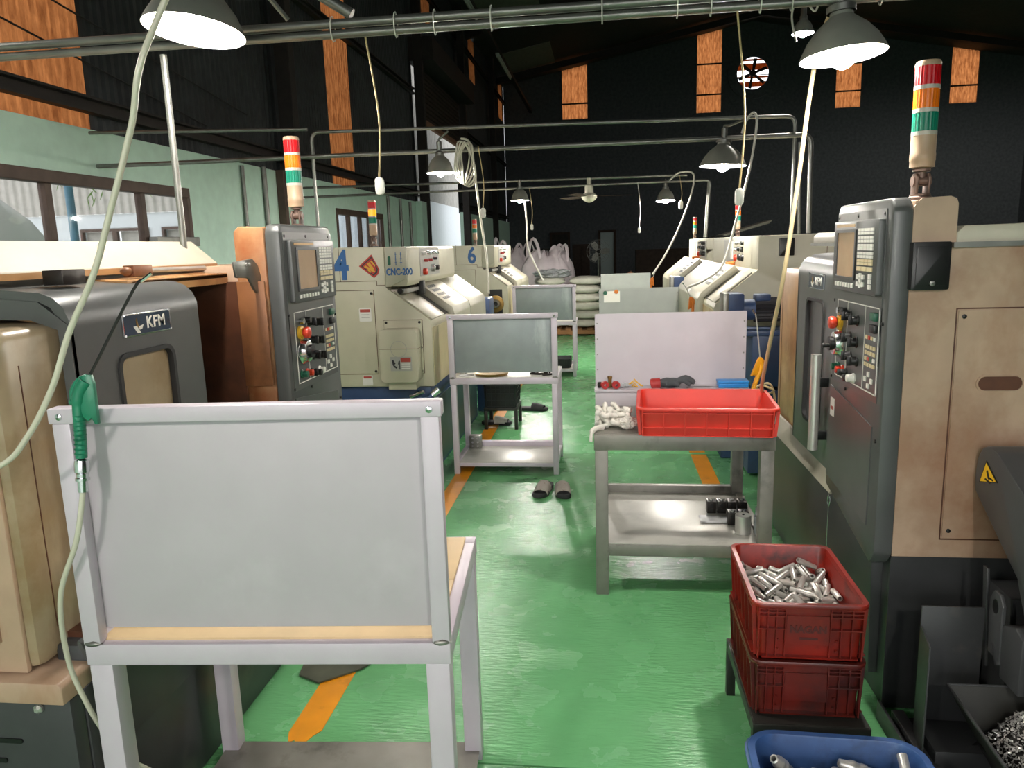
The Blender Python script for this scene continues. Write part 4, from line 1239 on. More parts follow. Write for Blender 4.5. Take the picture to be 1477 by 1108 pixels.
            fl_ = G().lathe([(.10, 0), (.10, .03), (.055, .035), (.05, .02), (.05, .001)], (-.004, .15, .93), 28, (-1, 0, 0)).o('spindle_flange', 'brass', t)
            G().lathe([(.05, .02), (.03, .05), (.028, .0)], (-.004, .15, .93), 20, (-1, 0, 0)).o('spindle_nose', 'steel', t)
    else:
        # screen and knobs on the console strip
        sy = yf - .03
        ex(G(), rrect(sy, yf + .01, 1.39, 1.607, .006), 1.05, 1.55, .004).o('screen_unit', 'sticker_g' if not far else 'key_white', t)
        ex(G(), rrect(sy - .003, sy, 1.42, 1.59, .001), 1.20, 1.50).o('screen', 'key_grey' if far else 'sticker_g', t, smooth=0)
        ex(G(), rrect(sy - .004, sy, 1.44, 1.585, .001), 1.07, 1.17).o('key_block', 'key_white', t, smooth=0)
        for k in range(7):
            ex(G(), rrect(sy - .005, sy, 1.398, 1.41, .001), 1.20 + .042 * k, 1.225 + .042 * k).o('soft_key', 'key_white', t, smooth=0)
        ex(G(), rrect(yf - .006, yf + .01, 1.40, 1.60, .002), .50, .98).o('knob_panel', 'sticker_g', t, smooth=0)
        for a, z, m, r in ((.6, 1.57, 'black', .02), (.72, 1.575, 'chrome', .016), (.86, 1.57, 'chrome', .016), (.62, 1.52, 'black', .022), (.78, 1.525, 'black', .02), (.9, 1.52, 'chrome', .018), (.6, 1.455, 'black', .028), (.74, 1.46, 'black', .03), (.92, 1.45, 'red_btn', .03)):
            G().lathe([(.001, 0), (r, 0), (r, .03), (r * .7, .045), (.001, .045)], (e(a), yf - .005, z), 14, (0, -1, 0)).o('knob', m, t)
        G().cyl((e(.98), yf - .02, 1.405), (e(.98), yf - .10, 1.40), .018, 12).o('orange_plug', 'gun_orange', t)
        p, q = sorted((e(-.03), e(.0)))
        G().prism(rrect(.435, .535, 1.478, 1.60, .006), 'x', p, q, .004).o('junction_box', 'black', t)
        G().lathe([(.001, 0), (.016, 0), (.016, .004), (.001, .004)], (e(0), .48, 1.27), 14, (1, 0, 0)).o('plug_hole', 'black', t)
        for y0 in (.76,):
            G().box((e(0) - .001, y0 - .0018, .7), (e(0) + .002, y0 + .0018, 1.62)).o('panel_seam', 'rust_dark', t, smooth=0)
    tower(t, *tw_x)
    return t


lathe('cream lathe with a painted number 4, red paper diamond and sloping vented door', (-1.15, 4.9, 0), 'L', 2.1, .15, '4', (.45, .50, 1.63, 'lens_amber_lit', .78))
lathe('cream lathe with a painted number 6 and an open spindle end, far on the left', (-1.14, 8.9, 0), 'L', 2.1, .15, '6', (.45, .45, 1.62, None, .78), s3=True)
lathe('cream lathe on the right with grey screen and orange plug, behind the tall grey panels', (.775, 7.72, 0), 'R', 2.22, .33, None, (1.0, .36, 1.62, None, .66))
lathe('farthest cream lathe on the right with a pale screen unit', (.82, 10.3, 0), 'R', 2.22, .30, None, (.35, .33, 1.62, None, .66), far=True)


# ------------------------------------------------------------------ blue conveyor units with motors
def blue_conveyor(label, x, y, w):
    t = thing('conveyor_unit', label, 'conveyor', (x, y, 0))
    G().box((.14, -.14, .02), (w + .12, .18, .60), .01).o('tank', 'blue', t)
    G().box((.15, -.13, .62), (w + .10, .17, .98), .012).o('hopper', 'blue', t)
    G().box((.10, -.14, .965), (w + .13, .18, 1.0), .006).o('hopper_rim', 'blue', t)
    G().prism(rrect(0, .10, 1.0, 1.245, .012), 'y', -.09, .09, .008).o('gearbox', 'blue', t)
    G().box((-.035, -.085, 1.0), (.002, .085, 1.25), .006).o('gearbox_flange', 'galv', t)
    G().cyl((.09, 0, 1.13), (.18, 0, 1.13), .07, 24).o('motor_neck', 'blue', t)
    n = 40
    g = G()
    lp = [[(xx, (.082 if k % 2 else .07) * math.cos(2 * math.pi * k / n), 1.13 + (.082 if k % 2 else .07) * math.sin(2 * math.pi * k / n)) for k in range(n)] for xx in (.18, w - .05)]
    g.loft(lp)
    g.o('finned_motor', 'print_dark' if w > .35 else 'blue', t, smooth=20)
    G().lathe([(.082, 0), (.084, .03), (.075, .07), (.05, .085), (.001, .085)], (w - .055, 0, 1.13), 28, (1, 0, 0)).o('fan_cowl', 'blue', t)
    G().box((.18, -.05, 1.19), (.28, .05, 1.235), .008).o('terminal_box', 'blue', t)
    return t


blue_conveyor('blue conveyor unit with a finned motor behind the red open bin', .82, 5.22, .40)
blue_conveyor('smaller dark blue conveyor motor beside the farthest cream lathe', .70, 7.872, .33)
t = thing('coolant_tank', 'blue tank with a small motor between the two left cream lathes', 'tank', (-1.24, 7.08, 0))
G().box((0, 0, .02), (.18, .34, .80), .01).o('tank', 'blue', t)
G().box((.02, .03, .80), (.15, .30, 1.12), .02).o('motor_cover', 'blue', t)
# resting poses of the loose metal parts (x, y, z, rx, ry, rz) inside their crates
POSE_A = [(-0.0731,0.1077,0.0639,1.57,0.94,0.35),(0.0026,0.0524,0.0639,1.57,0.31,-0.4),(0.0458,-0.0217,0.0641,1.57,-0.39,0.86),(0.0413,-0.1253,0.0639,1.57,-2.2,-0.91),(-0.1061,0.0173,0.064,1.57,1.58,-0.63),(-0.0247,-0.1656,0.0639,-1.57,0.31,-0.78),(-0.0298,-0.1003,0.0639,-1.57,0.31,-1.23),(-0.1121,0.1032,0.0639,1.57,0.94,0.36),(0.1111,0.127,0.0639,-1.57,2.2,0.45),(0.0455,0.1702,0.0639,-1.57,-0.31,-1.46),(-0.1143,0.0261,0.0778,-1.29,2.96,-0.16),(0.0277,-0.1612,0.0644,-1.57,-1.21,-1.16),(-0.1061,-0.0148,0.0639,-1.57,0.31,2.52),(0.1092,0.033,0.0639,-1.57,-0.94,0.16),(-0.0528,-0.0081,0.0639,1.57,-2.2,0.5),(-0.0151,-0.0185,0.0639,-1.57,-2.2,0.75),(-0.1266,-0.0956,0.0639,1.57,-2.83,0),(0.101,0.0883,0.0748,1.14,-0.79,2.69),(0.099,-0.1739,0.0639,1.57,0.94,2.15),(0.0329,0.1265,0.0641,-1.57,-1.5,-0.71),(-0.1259,0.1635,0.0748,-1.89,-0.31,0.08),(0.0972,-0.1297,0.0639,1.57,0.94,1.95),(-0.0565,0.1169,0.0639,1.57,-2.2,0.35),(-0.0172,0.149,0.0639,-1.57,0.94,-1.65),(-0.0815,0.1579,0.0644,1.57,0.57,-1.07),(-0.1271,0.0547,0.0644,-1.57,2.51,0),(-0.0758,-0.1498,0.0639,1.57,0.94,1.29),(-0.0279,0.045,0.0661,-1.52,0.62,-0.56),(-0.1081,-0.053,0.0743,1.84,-0,-0.01),(0.0894,-0.0056,0.0639,-1.57,0.31,0.95),(-0.0969,-0.1632,0.0639,-1.57,0.94,-1.86),(0.0398,0.0385,0.0755,1.23,-0.3,-0.89),(0.0563,0.0277,0.0752,-2.92,-1.26,0.35),(-0.0332,-0.1213,0.064,-1.57,0.28,1.92),(0.0774,0.1931,0.0639,-0.87,-1.57,-2.27),(0.1266,0.0755,0.0829,2.4,0.75,0.64),(0.0739,-0.1612,0.0639,-0.43,1.57,0),(-0.0054,0.1812,0.0639,-1.57,0.94,1.9),(-0.0035,-0.1006,0.0793,-1.57,-0.31,1.92),(-0.0969,-0.1828,0.0639,1.57,-0.31,1.29),(-0.0049,-0.0635,0.0639,-1.57,0.94,1.73),(-0.0625,0.1936,0.0644,1.57,1.26,1.57),(0.0416,-0.0741,0.0639,1.57,0.94,1.93),(0.0372,0.0102,0.0639,0.71,1.57,0),(-0.0645,-0.0775,0.0639,2.08,1.57,0),(0.0296,0.1935,0.0823,-1.57,0.66,-1.57),(-0.0139,0.098,0.0639,1.57,2.2,-0.6),(0.0721,-0.1785,0.0818,1.57,-0.31,1.15),(0.0688,0.0815,0.0639,-1.57,-0.31,-0.89),(-0.0734,-0.0068,0.0738,-1.13,0.89,0.44),(0.127,-0.0688,0.0644,1.57,0.01,0),(0.0584,0.1256,0.066,-1.49,2.27,-0.71),(-0.0889,0.0961,0.0639,-1.57,-0.31,0.35),(0.0251,-0.1931,0.0761,3.01,-1.23,0.14),(0.1261,0.1607,0.0887,0.81,0.75,-0.6),(-0.0323,-0.1935,0.077,-1.14,-0.59,1.32),(-0.1087,-0.1645,0.0818,1.57,0.94,0),(-0.0062,0.1608,0.0821,-1.6,-2.21,0.61),(0.1071,-0.1259,0.0823,-1.57,2.51,0.6),(0.0499,0.162,0.0822,1.57,0.59,2.16),(-0.127,-0.1931,0.093,0,3.14,0.64),(-0.0442,-0.0327,0.0835,1.44,0.09,-1.79),(0.1086,-0.0735,0.0639,-1.57,0.94,-0),(-0.0853,-0.0592,0.0897,-1.31,-0.27,0.86),(-0.0481,-0.1648,0.0926,-1.11,-2.87,-0.38),(-0.081,-0.1634,0.0818,-1.57,0.31,-0.24),(0.0602,0.147,0.0812,1.62,0.13,2.17),(-0.0385,0.1408,0.0807,-1.52,0.14,1.19),(0.0899,-0.0631,0.064,-1.57,2.8,-0),(-0.1092,0.1829,0.0913,2.55,-0.18,0.8),(-0.0956,-0.0918,0.0829,-1.73,-1.38,-1.59),(0.0948,0.1824,0.0892,-0.52,-0.55,0.36),(0.0639,-0.0735,0.0976,-1.65,0.1,-1.95),(0.0482,-0.0608,0.0818,-1.57,-0.94,1.38),(-0.0181,-0.0807,0.0753,-1.29,-1.08,-1.61),(-0.04,-0.0528,0.0818,1.57,0.94,-1.76),(-0.0902,-0.0504,0.0709,1.17,2.04,-0.36),(0.0305,-0.1099,0.0639,-1.57,2.2,-0.91),(0.0318,-0.1114,0.0818,-1.57,-0.94,-0.85),(-0.0143,-0.0956,0.0969,1.5,-0.99,-0.5),(0.0985,0.1187,0.0819,1.58,0.94,2.11),(-0.0951,0.0847,0.0822,-1.57,-0.52,2.24),(0.1266,-0.0535,0.0829,1.57,0.06,0.01),(0.0612,0.0993,0.0641,-1.57,-0.99,-0.89),(0.1161,0.0463,0.0831,1.3,2.46,0.14),(0.0011,0.18,0.0943,1.16,0.57,-2.04),(-0.0545,0.0313,0.0766,-1.94,-0.35,-0.02),(0.1017,0.1024,0.1024,0.93,-0.22,2.37),(0.1064,-0.1573,0.0818,-1.57,-0.94,0.6),(0.0337,0.1268,0.1036,-0.01,-1.99,1.55),(0.0201,-0.176,0.0859,-1.36,-0.67,-2.03),(0.0989,0.1336,0.0958,-2.5,0.8,-1.2),(-0.127,-0.1351,0.0823,1.57,0.65,-0),(-0.0471,-0.069,0.0958,1.22,-2.39,0.58),(0.0774,-0.1316,0.0981,0.07,-1.26,-2.55),(0.0538,-0.1328,0.0764,1.42,0.86,-1.15),(0.0967,-0.0133,0.0818,1.57,0.94,1.93),(0.0222,-0.0272,0.064,1.57,0.33,-2.32),(-0.0908,0.1116,0.0818,-1.57,0.31,-0.9),(0.0633,-0.171,0.1021,-0.09,-0.93,1.03),(-0.0795,-0.1153,0.0813,-1.63,-0.57,1.55),(0.085,-0.0329,0.0999,-1.58,0.93,-0.97),(-0.0338,0.0901,0.0781,1.08,0.66,-0.41),(0.0594,-0.0439,0.082,-1.58,-0.95,1.39),(0.1177,-0.096,0.0982,1.97,-1.32,-0.14),(0.1081,-0.0606,0.0818,-1.57,0.94,0.01),(-0.0303,-0.1645,0.0849,-0.86,-2.35,-0.78),(0.0921,0.0445,0.0824,-0.13,2.12,-1.67),(-0.0137,0.1116,0.0859,-1.78,0.94,-1.98),(-0.0953,0.0255,0.0841,1.4,-2.05,0.31),(0.0597,0.0883,0.0834,1.62,-0.24,0.43),(-0.0972,0.1445,0.1105,-2.36,1.07,0.76),(0.0425,0.0413,0.0952,0.55,1.06,-0.26),(0.1137,0.0333,0.1003,-1.5,-0.07,-0.38),(0.0376,0.166,0.0993,1.55,-0.37,-1.01),(0.0545,-0.09,0.1002,-0.44,1.39,-0.85),(-0.0858,0.1461,0.095,-0.98,0.68,-0.44),(0.0463,-0.1211,0.0882,1.78,0.37,2.29),(-0.059,0.0736,0.082,-1.52,0.41,-0.32),(0.1266,0.1652,0.1068,-2.37,-0.79,0.63),(-0.0216,0.1296,0.0971,1.37,-1.39,-1.65),(-0.0144,-0.0179,0.0818,1.57,-0.31,-1.96),(-0.0111,-0.1334,0.0988,1.74,0.14,2.4),(0.0683,0.0264,0.0899,-1.72,-0.04,-2.84),(-0.0904,0.0679,0.1003,1.76,-1.41,0.24),(0.0309,0.0811,0.0892,1.18,0.34,1.19),(-0.098,-0.0739,0.092,1.15,1.05,0.78),(0.0284,-0.0269,0.0968,-0.4,-1.1,1.39),(0.0853,0.0318,0.0947,0.44,2.09,-0.76),(0.0942,-0.1933,0.0995,1.32,-1.99,-1.34),(-0.0673,-0.1627,0.0945,-1.73,0.91,-0.5),(-0.0672,0.0918,0.0959,1.16,0.17,2.56),(0.1019,-0.1462,0.1116,-1.36,-1.11,-0.83),(-0.0112,0.0316,0.0818,1.57,-0.31,2.21),(0.0901,-0.0546,0.1078,-1.2,0.7,2.48),(0.0344,-0.1133,0.108,-1.75,-0.42,-1.61),(0.071,0.1531,0.1019,0.78,0.69,3.1),(-0.1065,-0.1238,0.0997,-1.6,-0.48,-2.51),(-0.0769,0.1699,0.0814,-1.54,1.21,-1),(-0.1158,-0.1631,0.1001,-1.85,1.61,0),(-0.0976,0.1188,0.0971,-2,0.93,1.58),(0.051,0.1015,0.1035,-1.99,1.01,-1.22),(-0.0154,0.0628,0.0919,-0.58,-1.25,2.2),(0.1271,-0.0151,0.1115,1.42,0.62,-0.09),(0.0884,0.1847,0.125,-2.08,-0.33,-1.12),(-0.0435,0.1709,0.0973,-1.38,-0.45,0.77),(-0.1027,0.0042,0.0973,1.55,-0.8,0.34),(0.0186,0.1746,0.1094,1.38,0.36,2.06),(0.0075,-0.0818,0.1101,0.31,2.13,-0.49),(0.0176,-0.1589,0.0938,1.88,-0.05,-2.01),(-0.0202,0.0032,0.0906,2.49,-0.95,0.84),(-0.1268,0.0936,0.1056,-0.91,1.31,0.64),(0.0317,0.0125,0.1034,1.45,-0.62,-1.91),(0.0104,0.0719,0.1005,-1.6,-2.81,0.1),(-0.054,0.0236,0.1037,1.95,-0.92,-1.23),(0.1081,-0.1772,0.1098,2.49,0.07,-2.03),(-0.0003,-0.0345,0.0997,-1.57,2.2,-0.65),(-0.1028,-0.0978,0.1013,1.41,-2.08,0.77),(-0.0966,0.1742,0.1022,-0.75,-2.42,-1.48),(0.0414,0.0589,0.1136,-1.78,2.31,-0.58),(-0.0632,0.0618,0.1014,0.84,-2.15,1.37),(-0.0032,0.0595,0.1126,2.05,-2.18,0.13),(-0.0132,-0.0204,0.0997,1.58,-2.2,-0.65),(-0.0529,0.0834,0.1131,-1.78,0.06,-2.26),(-0.0139,0.1088,0.1086,-1.17,-0.61,-1.2)]
POSE_B = [(0.0666,0.1597,0.0561,1.19,0.65,-1.77),(0.016,0.0787,0.0376,-1.57,0.31,-0.29),(0.0671,-0.139,0.0376,1.57,0.31,1.96),(0.1716,0.1182,0.07,2.38,0.68,0.58),(-0.125,-0.1402,0.0381,-1.57,-1.06,-1.93),(0.1346,-0.0278,0.0376,1.57,2.2,0),(-0.0339,-0.0854,0.0376,-1.57,0.31,-0.48),(-0.0967,0.1195,0.0378,-1.57,0.36,-1.41),(0.0909,0.0569,0.0563,1.2,-0.62,0.92),(-0.1227,-0.0407,0.0376,1.57,0.31,1.88),(-0.0118,0.1148,0.0376,1.57,2.83,-0.29),(0.1286,0.0742,0.0524,-0,1.32,-0.81),(0.0538,-0.054,0.0407,-1.52,0.31,2.17),(-0.086,0.0593,0.0498,1.24,-0.91,-1.77),(0.1715,-0.0459,0.0377,-1.57,-2.19,0),(0.0542,-0.1042,0.0376,2.75,1.57,0),(0.0467,-0.1344,0.0728,-1.57,0.94,-2.02),(-0.1326,0.0426,0.0376,1.57,0.31,-2.35),(-0.0419,0.0983,0.0728,-1.57,-0.95,1.41),(-0.1716,-0.1619,0.0825,0,0,-1.05),(0.1398,0.0947,0.0788,-0.32,-2.13,-0.94),(0.1712,-0.1449,0.0849,-2.86,0.09,-0.3),(0.0911,-0.0848,0.0939,0.24,-2.03,-0.15),(-0.1724,0.0276,0.0584,0.73,-2.04,0.79),(-0.1452,0.13,0.076,-0.26,-0.79,1.24),(-0.1408,-0.0229,0.0817,-1.32,-0.06,0.58),(0.1304,-0.0821,0.0728,-1.62,1.57,-0.2),(-0.1279,-0.1298,0.0726,1.54,0.42,0.97),(0.0689,0.0075,0.0599,-0.01,-1.96,-1.11),(-0.029,-0.0007,0.0543,-2.42,-1.21,-1.06),(-0.1025,-0.1019,0.0571,-0.23,1.23,-0.48),(-0.0352,-0.149,0.0908,-1.19,0.69,1.59),(-0.0462,-0.0472,0.0608,0.94,0.84,1.57)]
# ------------------------------------------------------------------ benches
def bench(label, loc, rz, w, d, zt, rail, leg, pan, shelf, mm, mtop, mpan, framed=True, tray=None, group=None):
    """pan = (y of sheet, z0, z1); shelf = (z, rail height)"""
    t = thing('workbench', label, 'workbench', loc, rz, group)
    b = .003
    G().box((0, 0, zt - rail), (w, leg * .9, zt), b).o('front_rail', mm, t)
    G().box((0, d - leg * .9, zt - rail), (w, d, zt - .001), b).o('rear_rail', mm, t)
    for x in (0, w - leg * .9):
        G().box((x + .0005, leg * .9, zt - rail), (x + leg * .9 - .0005, d - leg * .9, zt - .001), b).o('side_rail', mm, t)
    for x in (.004, w - leg - .004):
        for y in (.002, d - leg - .002):
            G().box((x, y, 0), (x + leg, y + leg, zt - rail), b).o('leg', mm, t)
    if mtop == 'wood':
        n = 2
        for k in range(n):
            y0, y1 = .02 + (d - .04) * k / n, .02 + (d - .04) * (k + 1) / n
            G().box((.03, y0 + .001, zt - .016), (w - .03, y1 - .001, zt + .006), .002).o('board', 'wood', t)
    else:
        G().box((.012, .012, zt - .02), (w - .012, d - .012, zt + .003), .001).o('tabletop', mtop, t)
    sz, sr = shelf
    G().box((.012, .012 if sr else .06, sz - .004), (w - .012, d - .012, sz), .001).o('shelf', 'steel_top' if mm != 'bench' or mtop != 'wood' else 'bench_dark', t)
    for y in (.008, d - .045) if sr else ():
        G().box((leg + .004, y, sz - sr), (w - leg - .004, y + .037, sz - .004 if y < .1 else sz + .04), b).o('shelf_rail', mm, t)
    for x in (.008, w - .045) if sr else ():
        G().box((x, leg + .002, sz - sr), (x + .037, d - leg - .002, sz + .012), b).o('shelf_rail', mm, t)
    if pan:
        py, z0, z1 = pan
        if framed:
            for x in (0, w - .04):
                G().box((x, py - .002, zt), (x + .04, py + .03, z1 - .034), b).o('post', mm, t)
            G().box((-.006, py - .004, z1 - .034), (w + .006, py + .034, z1), b).o('top_rail', mm, t)
            G().box((.036, py + .030, z0), (w - .036, py + .033, z1 - .01), .001).o('back_panel', mpan, t)
            for x in (.02, w - .02):
                g = G()
                g.lathe([(.008, 0), (.007, .004), (.001, .006)], (x, py - .003, z1 - .018), 14, (0, -1, 0), (True, False))
                g.o('bolt', 'chrome', t)
                g = G()
                g.ico((x, py + .004, zt + .002), .018, 2, (1.2, .6, .45), lambda c: 1 + .25 * noise.noise(c * 3))
                g.o('weld', 'galv', t)
        else:
            G().prism([(0, z0), (.0, z1 - .004), (.004, z1), (w - .004, z1 + .003), (w, z1), (w, z0)], 'y', py, py + .003, .0).o('back_panel', mpan, t, smooth=0)
            for x in (.012, w - .012):
                for k in range(5):
                    G().lathe([(.004, 0), (.003, .003), (.001, .0035)], (x, py - .0005, z0 + .05 + (z1 - z0 - .1) * k / 4), 8, (0, -1, 0), (True, False)).o('rivet', 'galv', t)
    if tray:
        ty, tz = tray
        G().box((0, ty, zt + .003), (w, ty + .003, tz), .001).o('tray_riser', mpan, t)
        G().box((-.003, ty - .004, tz), (w, py, tz + .003), .001).o('tray', mpan, t)
        G().box((-.003, ty - .005, tz - .006), (w, ty - .002, tz + .009), .001).o('tray_lip', mpan, t)
    return t


b1 = bench('nearest silver grey bench with a big blank back panel and a pale wood top', (-1.192, 1.45, 0), R(4.3), .845, .63, .73, .052, .054, (.0, .757, 1.285), (.035, 0), 'bench', 'wood', 'panel')
b2 = bench('silver bench with a streaked framed back panel, beside the slippers', (-1.085, 5.09, 0), 0, .762, .50, .70, .045, .04, (.0, .735, 1.146), (.085, .03), 'bench', 'steel_top', 'panel_old')
b4 = bench('farthest left silver bench with a framed grey panel, in front of the stacked sacks', (-1.115, 9.1, 0), 0, .77, .50, .68, .045, .04, (.0, .70, 1.128), (.09, .03), 'bench', 'steel_top', 'panel_old')
b3 = bench('dark steel bench carrying the open red bin, with a tall grey back panel', (-.052, 3.254, 0), 0, .785, .78, .762, .07, .058, (.75, .80, 1.232), (.25, .06), 'bench_dark', 'bench_dark', 'panel', False, (.595, .845))
b5 = bench('grey bench behind the red bin with a plain sheet panel holding a card', (-.055, 7.6, 0), 0, .785, .5, .70, .045, .04, (.0, .715, 1.152), (.085, .03), 'bench', 'steel_top', 'panel_far', False)
b6 = bench('farthest right grey bench, its plain panel showing above the one with a card', (-.055, 12.2, 0), 0, .785, .5, .70, .045, .04, (.0, .715, 1.118), (.085, .03), 'bench', 'steel_top', 'panel_far', False)

# card and magnets on the panel
tag(G().box((-.006, 7.594, 1.018), (.153, 7.5995, 1.128), .0).o('notice_card', 'key_white', smooth=0), 'white card held by two magnets on a grey panel', 'card')
tag(G().lathe([(.001, .008), (.018, .008), (.021, 0), (.001, 0)], (.008, 7.592, 1.112), 18, (0, -1, 0)).o('magnet', 'green_btn'), 'round green magnet at the card corner', 'magnet')
tag(G().lathe([(.001, .008), (.018, .008), (.021, 0), (.001, 0)], (.118, 7.592, 1.122), 18, (0, -1, 0)).o('magnet', 'gun_orange'), 'round orange magnet at the card corner', 'magnet')


# ------------------------------------------------------------------ crates
def crate_shell(t, w, l, h, m, taper=.012, wall=.004, rim=.014, rad=.03):
    g = G()
    lp = lambda dw, z, r: [(p[0], p[1], z) for p in rrect(-w / 2 + dw, w / 2 - dw, -l / 2 + dw, l / 2 - dw, r, 5)]
    k = rim
    g.loft([lp(k + taper, 0, rad), lp(k, h - .012, rad), lp(.001, h - .012, rad + k), lp(0, h - .004, rad + k), lp(.002, h, rad + k), lp(k + wall - .002, h, rad), lp(k + wall, h - .004, rad), lp(k + taper + wall, .005, rad - .004)])
    return g.o('crate_body', m, t)


def ribs(t, w, l, h, m, nx, ny, zs, rim=.014, taper=.012, dep=.010, tk=.0016):
    for sx in (-1, 1):
        g = G()
        for k in range(nx):
            x = (-w / 2 + .03) + (w - .06) * k / (nx - 1)
            o = l / 2 - rim
            g.prism([(sx * (o - taper), .004), (sx * (o - taper + dep), .004), (sx * (o + dep * .9), h - .012), (sx * (o - .001), h - .012)], 'x', x - tk, x + tk)
        for z in zs:
            o = l / 2 - rim - taper * (1 - z / h)
            g.box((-w / 2 + .03, min(sx * (o - .001), sx * (o + dep)), z - .0016), (w / 2 - .03, max(sx * (o - .001), sx * (o + dep)), z + .0016))
        g.o('rib_grid', m, t, smooth=0)
        g = G()
        for k in range(ny):
            y = (-l / 2 + .03) + (l - .06) * k / (ny - 1)
            o = w / 2 - rim
            g.prism([(sx * (o - taper), .004), (sx * (o - taper + dep), .004), (sx * (o + dep * .9), h - .012), (sx * (o - .001), h - .012)], 'y', y - tk, y + tk)
        for z in zs:
            o = w / 2 - rim - taper * (1 - z / h)
            g.box((min(sx * (o - .001), sx * (o + dep)), -l / 2 + .03, z - .0016), (max(sx * (o - .001), sx * (o + dep)), l / 2 - .03, z + .0016))
        g.o('rib_grid', m, t, smooth=0)


# open red bin on the bench
t = thing('open_bin', 'bright red open plastic bin lying empty on the dark steel bench', 'bin', (.445, 3.418, .766), R(-3.5))
crate_shell(t, .605, .46, .128, 'red_plastic', .012)
ribs(t, .605, .46, .128, 'red_plastic', 7, 5, (.004, .040, .105), dep=.0135, tk=.0024)

# two stacked crates on a stand
t = thing('crate_stand', 'low dark steel stand under the stacked red crates', 'stand', (.585, 2.28, 0))
for x in (-.165, .135):
    for y in (-.245, .215):
        G().box((x, y, 0), (x + .03, y + .03, .17), .002).o('leg', 'stand', t)
for y in (-.245, .205):
    G().box((-.165, y, .17), (.165, y + .04, .207), .002).o('rail', 'stand', t)
for x in (-.165, .125):
    G().box((x, -.205, .17), (x + .04, .205, .206), .002).o('rail', 'stand', t)
G().box((-.16, -.24, .200), (.16, .24, .2085)).o('deck', 'stand', t, smooth=0)


def grimy_crate(label, z, m, word):
    t = thing('stacking_crate', label, 'crate', (.583, 2.295, z), R(-.5))
    w, l, h = .328, .452, .178
    crate_shell(t, w, l, h, m, .010, .005, .012, .022)
    for sy in (-1,):
        o = -l / 2 + .012
        # ribbed corners on the end that faces the lens
        for a, b in ((-w / 2 + .02, -.07), (.055, w / 2 - .02)):
            g = G()
            n = 4
            for k in range(n):
                x = a + (b - a) * k / (n - 1)
                g.prism([(o + .010, .004), (o - .002, .004), (o - .010, h - .012), (o + .002, h - .012)], 'x', x - .0018, x + .0018)
            for zz in (.100, .140, .152, .163):
                g.box((a, o - .010, zz - .0016), (b, o + .004, zz + .0016))
            g.o('rib_grid', m, t, smooth=0)
        G().prism([(o + .009, .004), (o - .004, .006), (o - .006, .012), (o + .009, .012)], 'x', -w / 2 + .03, w / 2 - .03).o('foot_rib', m, t, smooth=0)
        G().prism([(-.068, .05), (-.066, .14), (.052, .14), (.054, .05)], 'y', o - .003, o + .006).o('label_plate', m, t, smooth=0)
        G().prism([(-.068, .146), (-.068, .165), (.053, .165), (.053, .146)], 'y', o - .002, o + .004).o('grip_plate', m, t, smooth=0)
        for x, zz in ((-.09, .06), (-.09, .03), (.075, .06), (.075, .03)):
            G().lathe([(.001, 0), (.005, 0), (.004, .004), (.001, .004)], (x, o + .004, zz), 8, (0, -1, 0)).o('stud', m, t)
        if word:
            text(word, 'stamped_word', 'print_grime', t, .030, face_mw((-.006, o - .0035, .098), (1, 0, 0), (0, 0, 1)), .0006, .0012, sx=.95)
            G().prism(rrect(-.03, .022, .066, .074, .003), 'y', o - .0036, o - .003).o('stamped_line', 'print_grime', t)
    for sx in (-1, 1):
        o = w / 2 - .012
        g = G()
        for k in range(7):
            y = -l / 2 + .03 + (l - .06) * k / 6
            g.prism([(sx * (o - .010), .004), (sx * (o + .001), .004), (sx * (o + .010), h - .012), (sx * (o - .001), h - .012)], 'y', y - .002, y + .002)
        for zz in (.150, .163, .012):
            g.box((min(sx * (o - .006), sx * (o + .008)), -l / 2 + .03, zz - .0018), (max(sx * (o - .006), sx * (o + .008)), l / 2 - .03, zz + .0018))
        g.o('rib_grid', m, t, smooth=0)
    return t


grimy_crate('grimy dark red crate under the one full of fittings', .2088, 'red_grime', None)
top = grimy_crate('grimy red crate full of metal fittings, on top of the stack', .389, 'red_dirty', 'NAGAN')
G().box((-.135, -.20, .046), (.135, .20, .054), .001).o('liner_board', 'dark_steel', top)

# loose fittings in the crate
g = G()
g.lathe([(.0052, -.038), (.0078, -.038), (.0086, -.034), (.0094, -.030), (.0094, .010), (.0085, .013), (.0085, .032), (.0074, .038), (.0052, .038), (.0052, -.038)], n=12)
f0 = g.o('pipe_fitting', 'steel')
for i, (x, y, z, a, b, c) in enumerate(POSE_A):
    o = f0 if i == 0 else f0.copy()
    if i:
        COL.objects.link(o)
    o.location = (.583 + x, 2.295 + y, .389 + z)
    o.rotation_euler = (a, b, c)
    tag(o, 'loose bright hollow metal fitting heaped in the top red crate', 'fitting', 'metal fittings in the red crate')

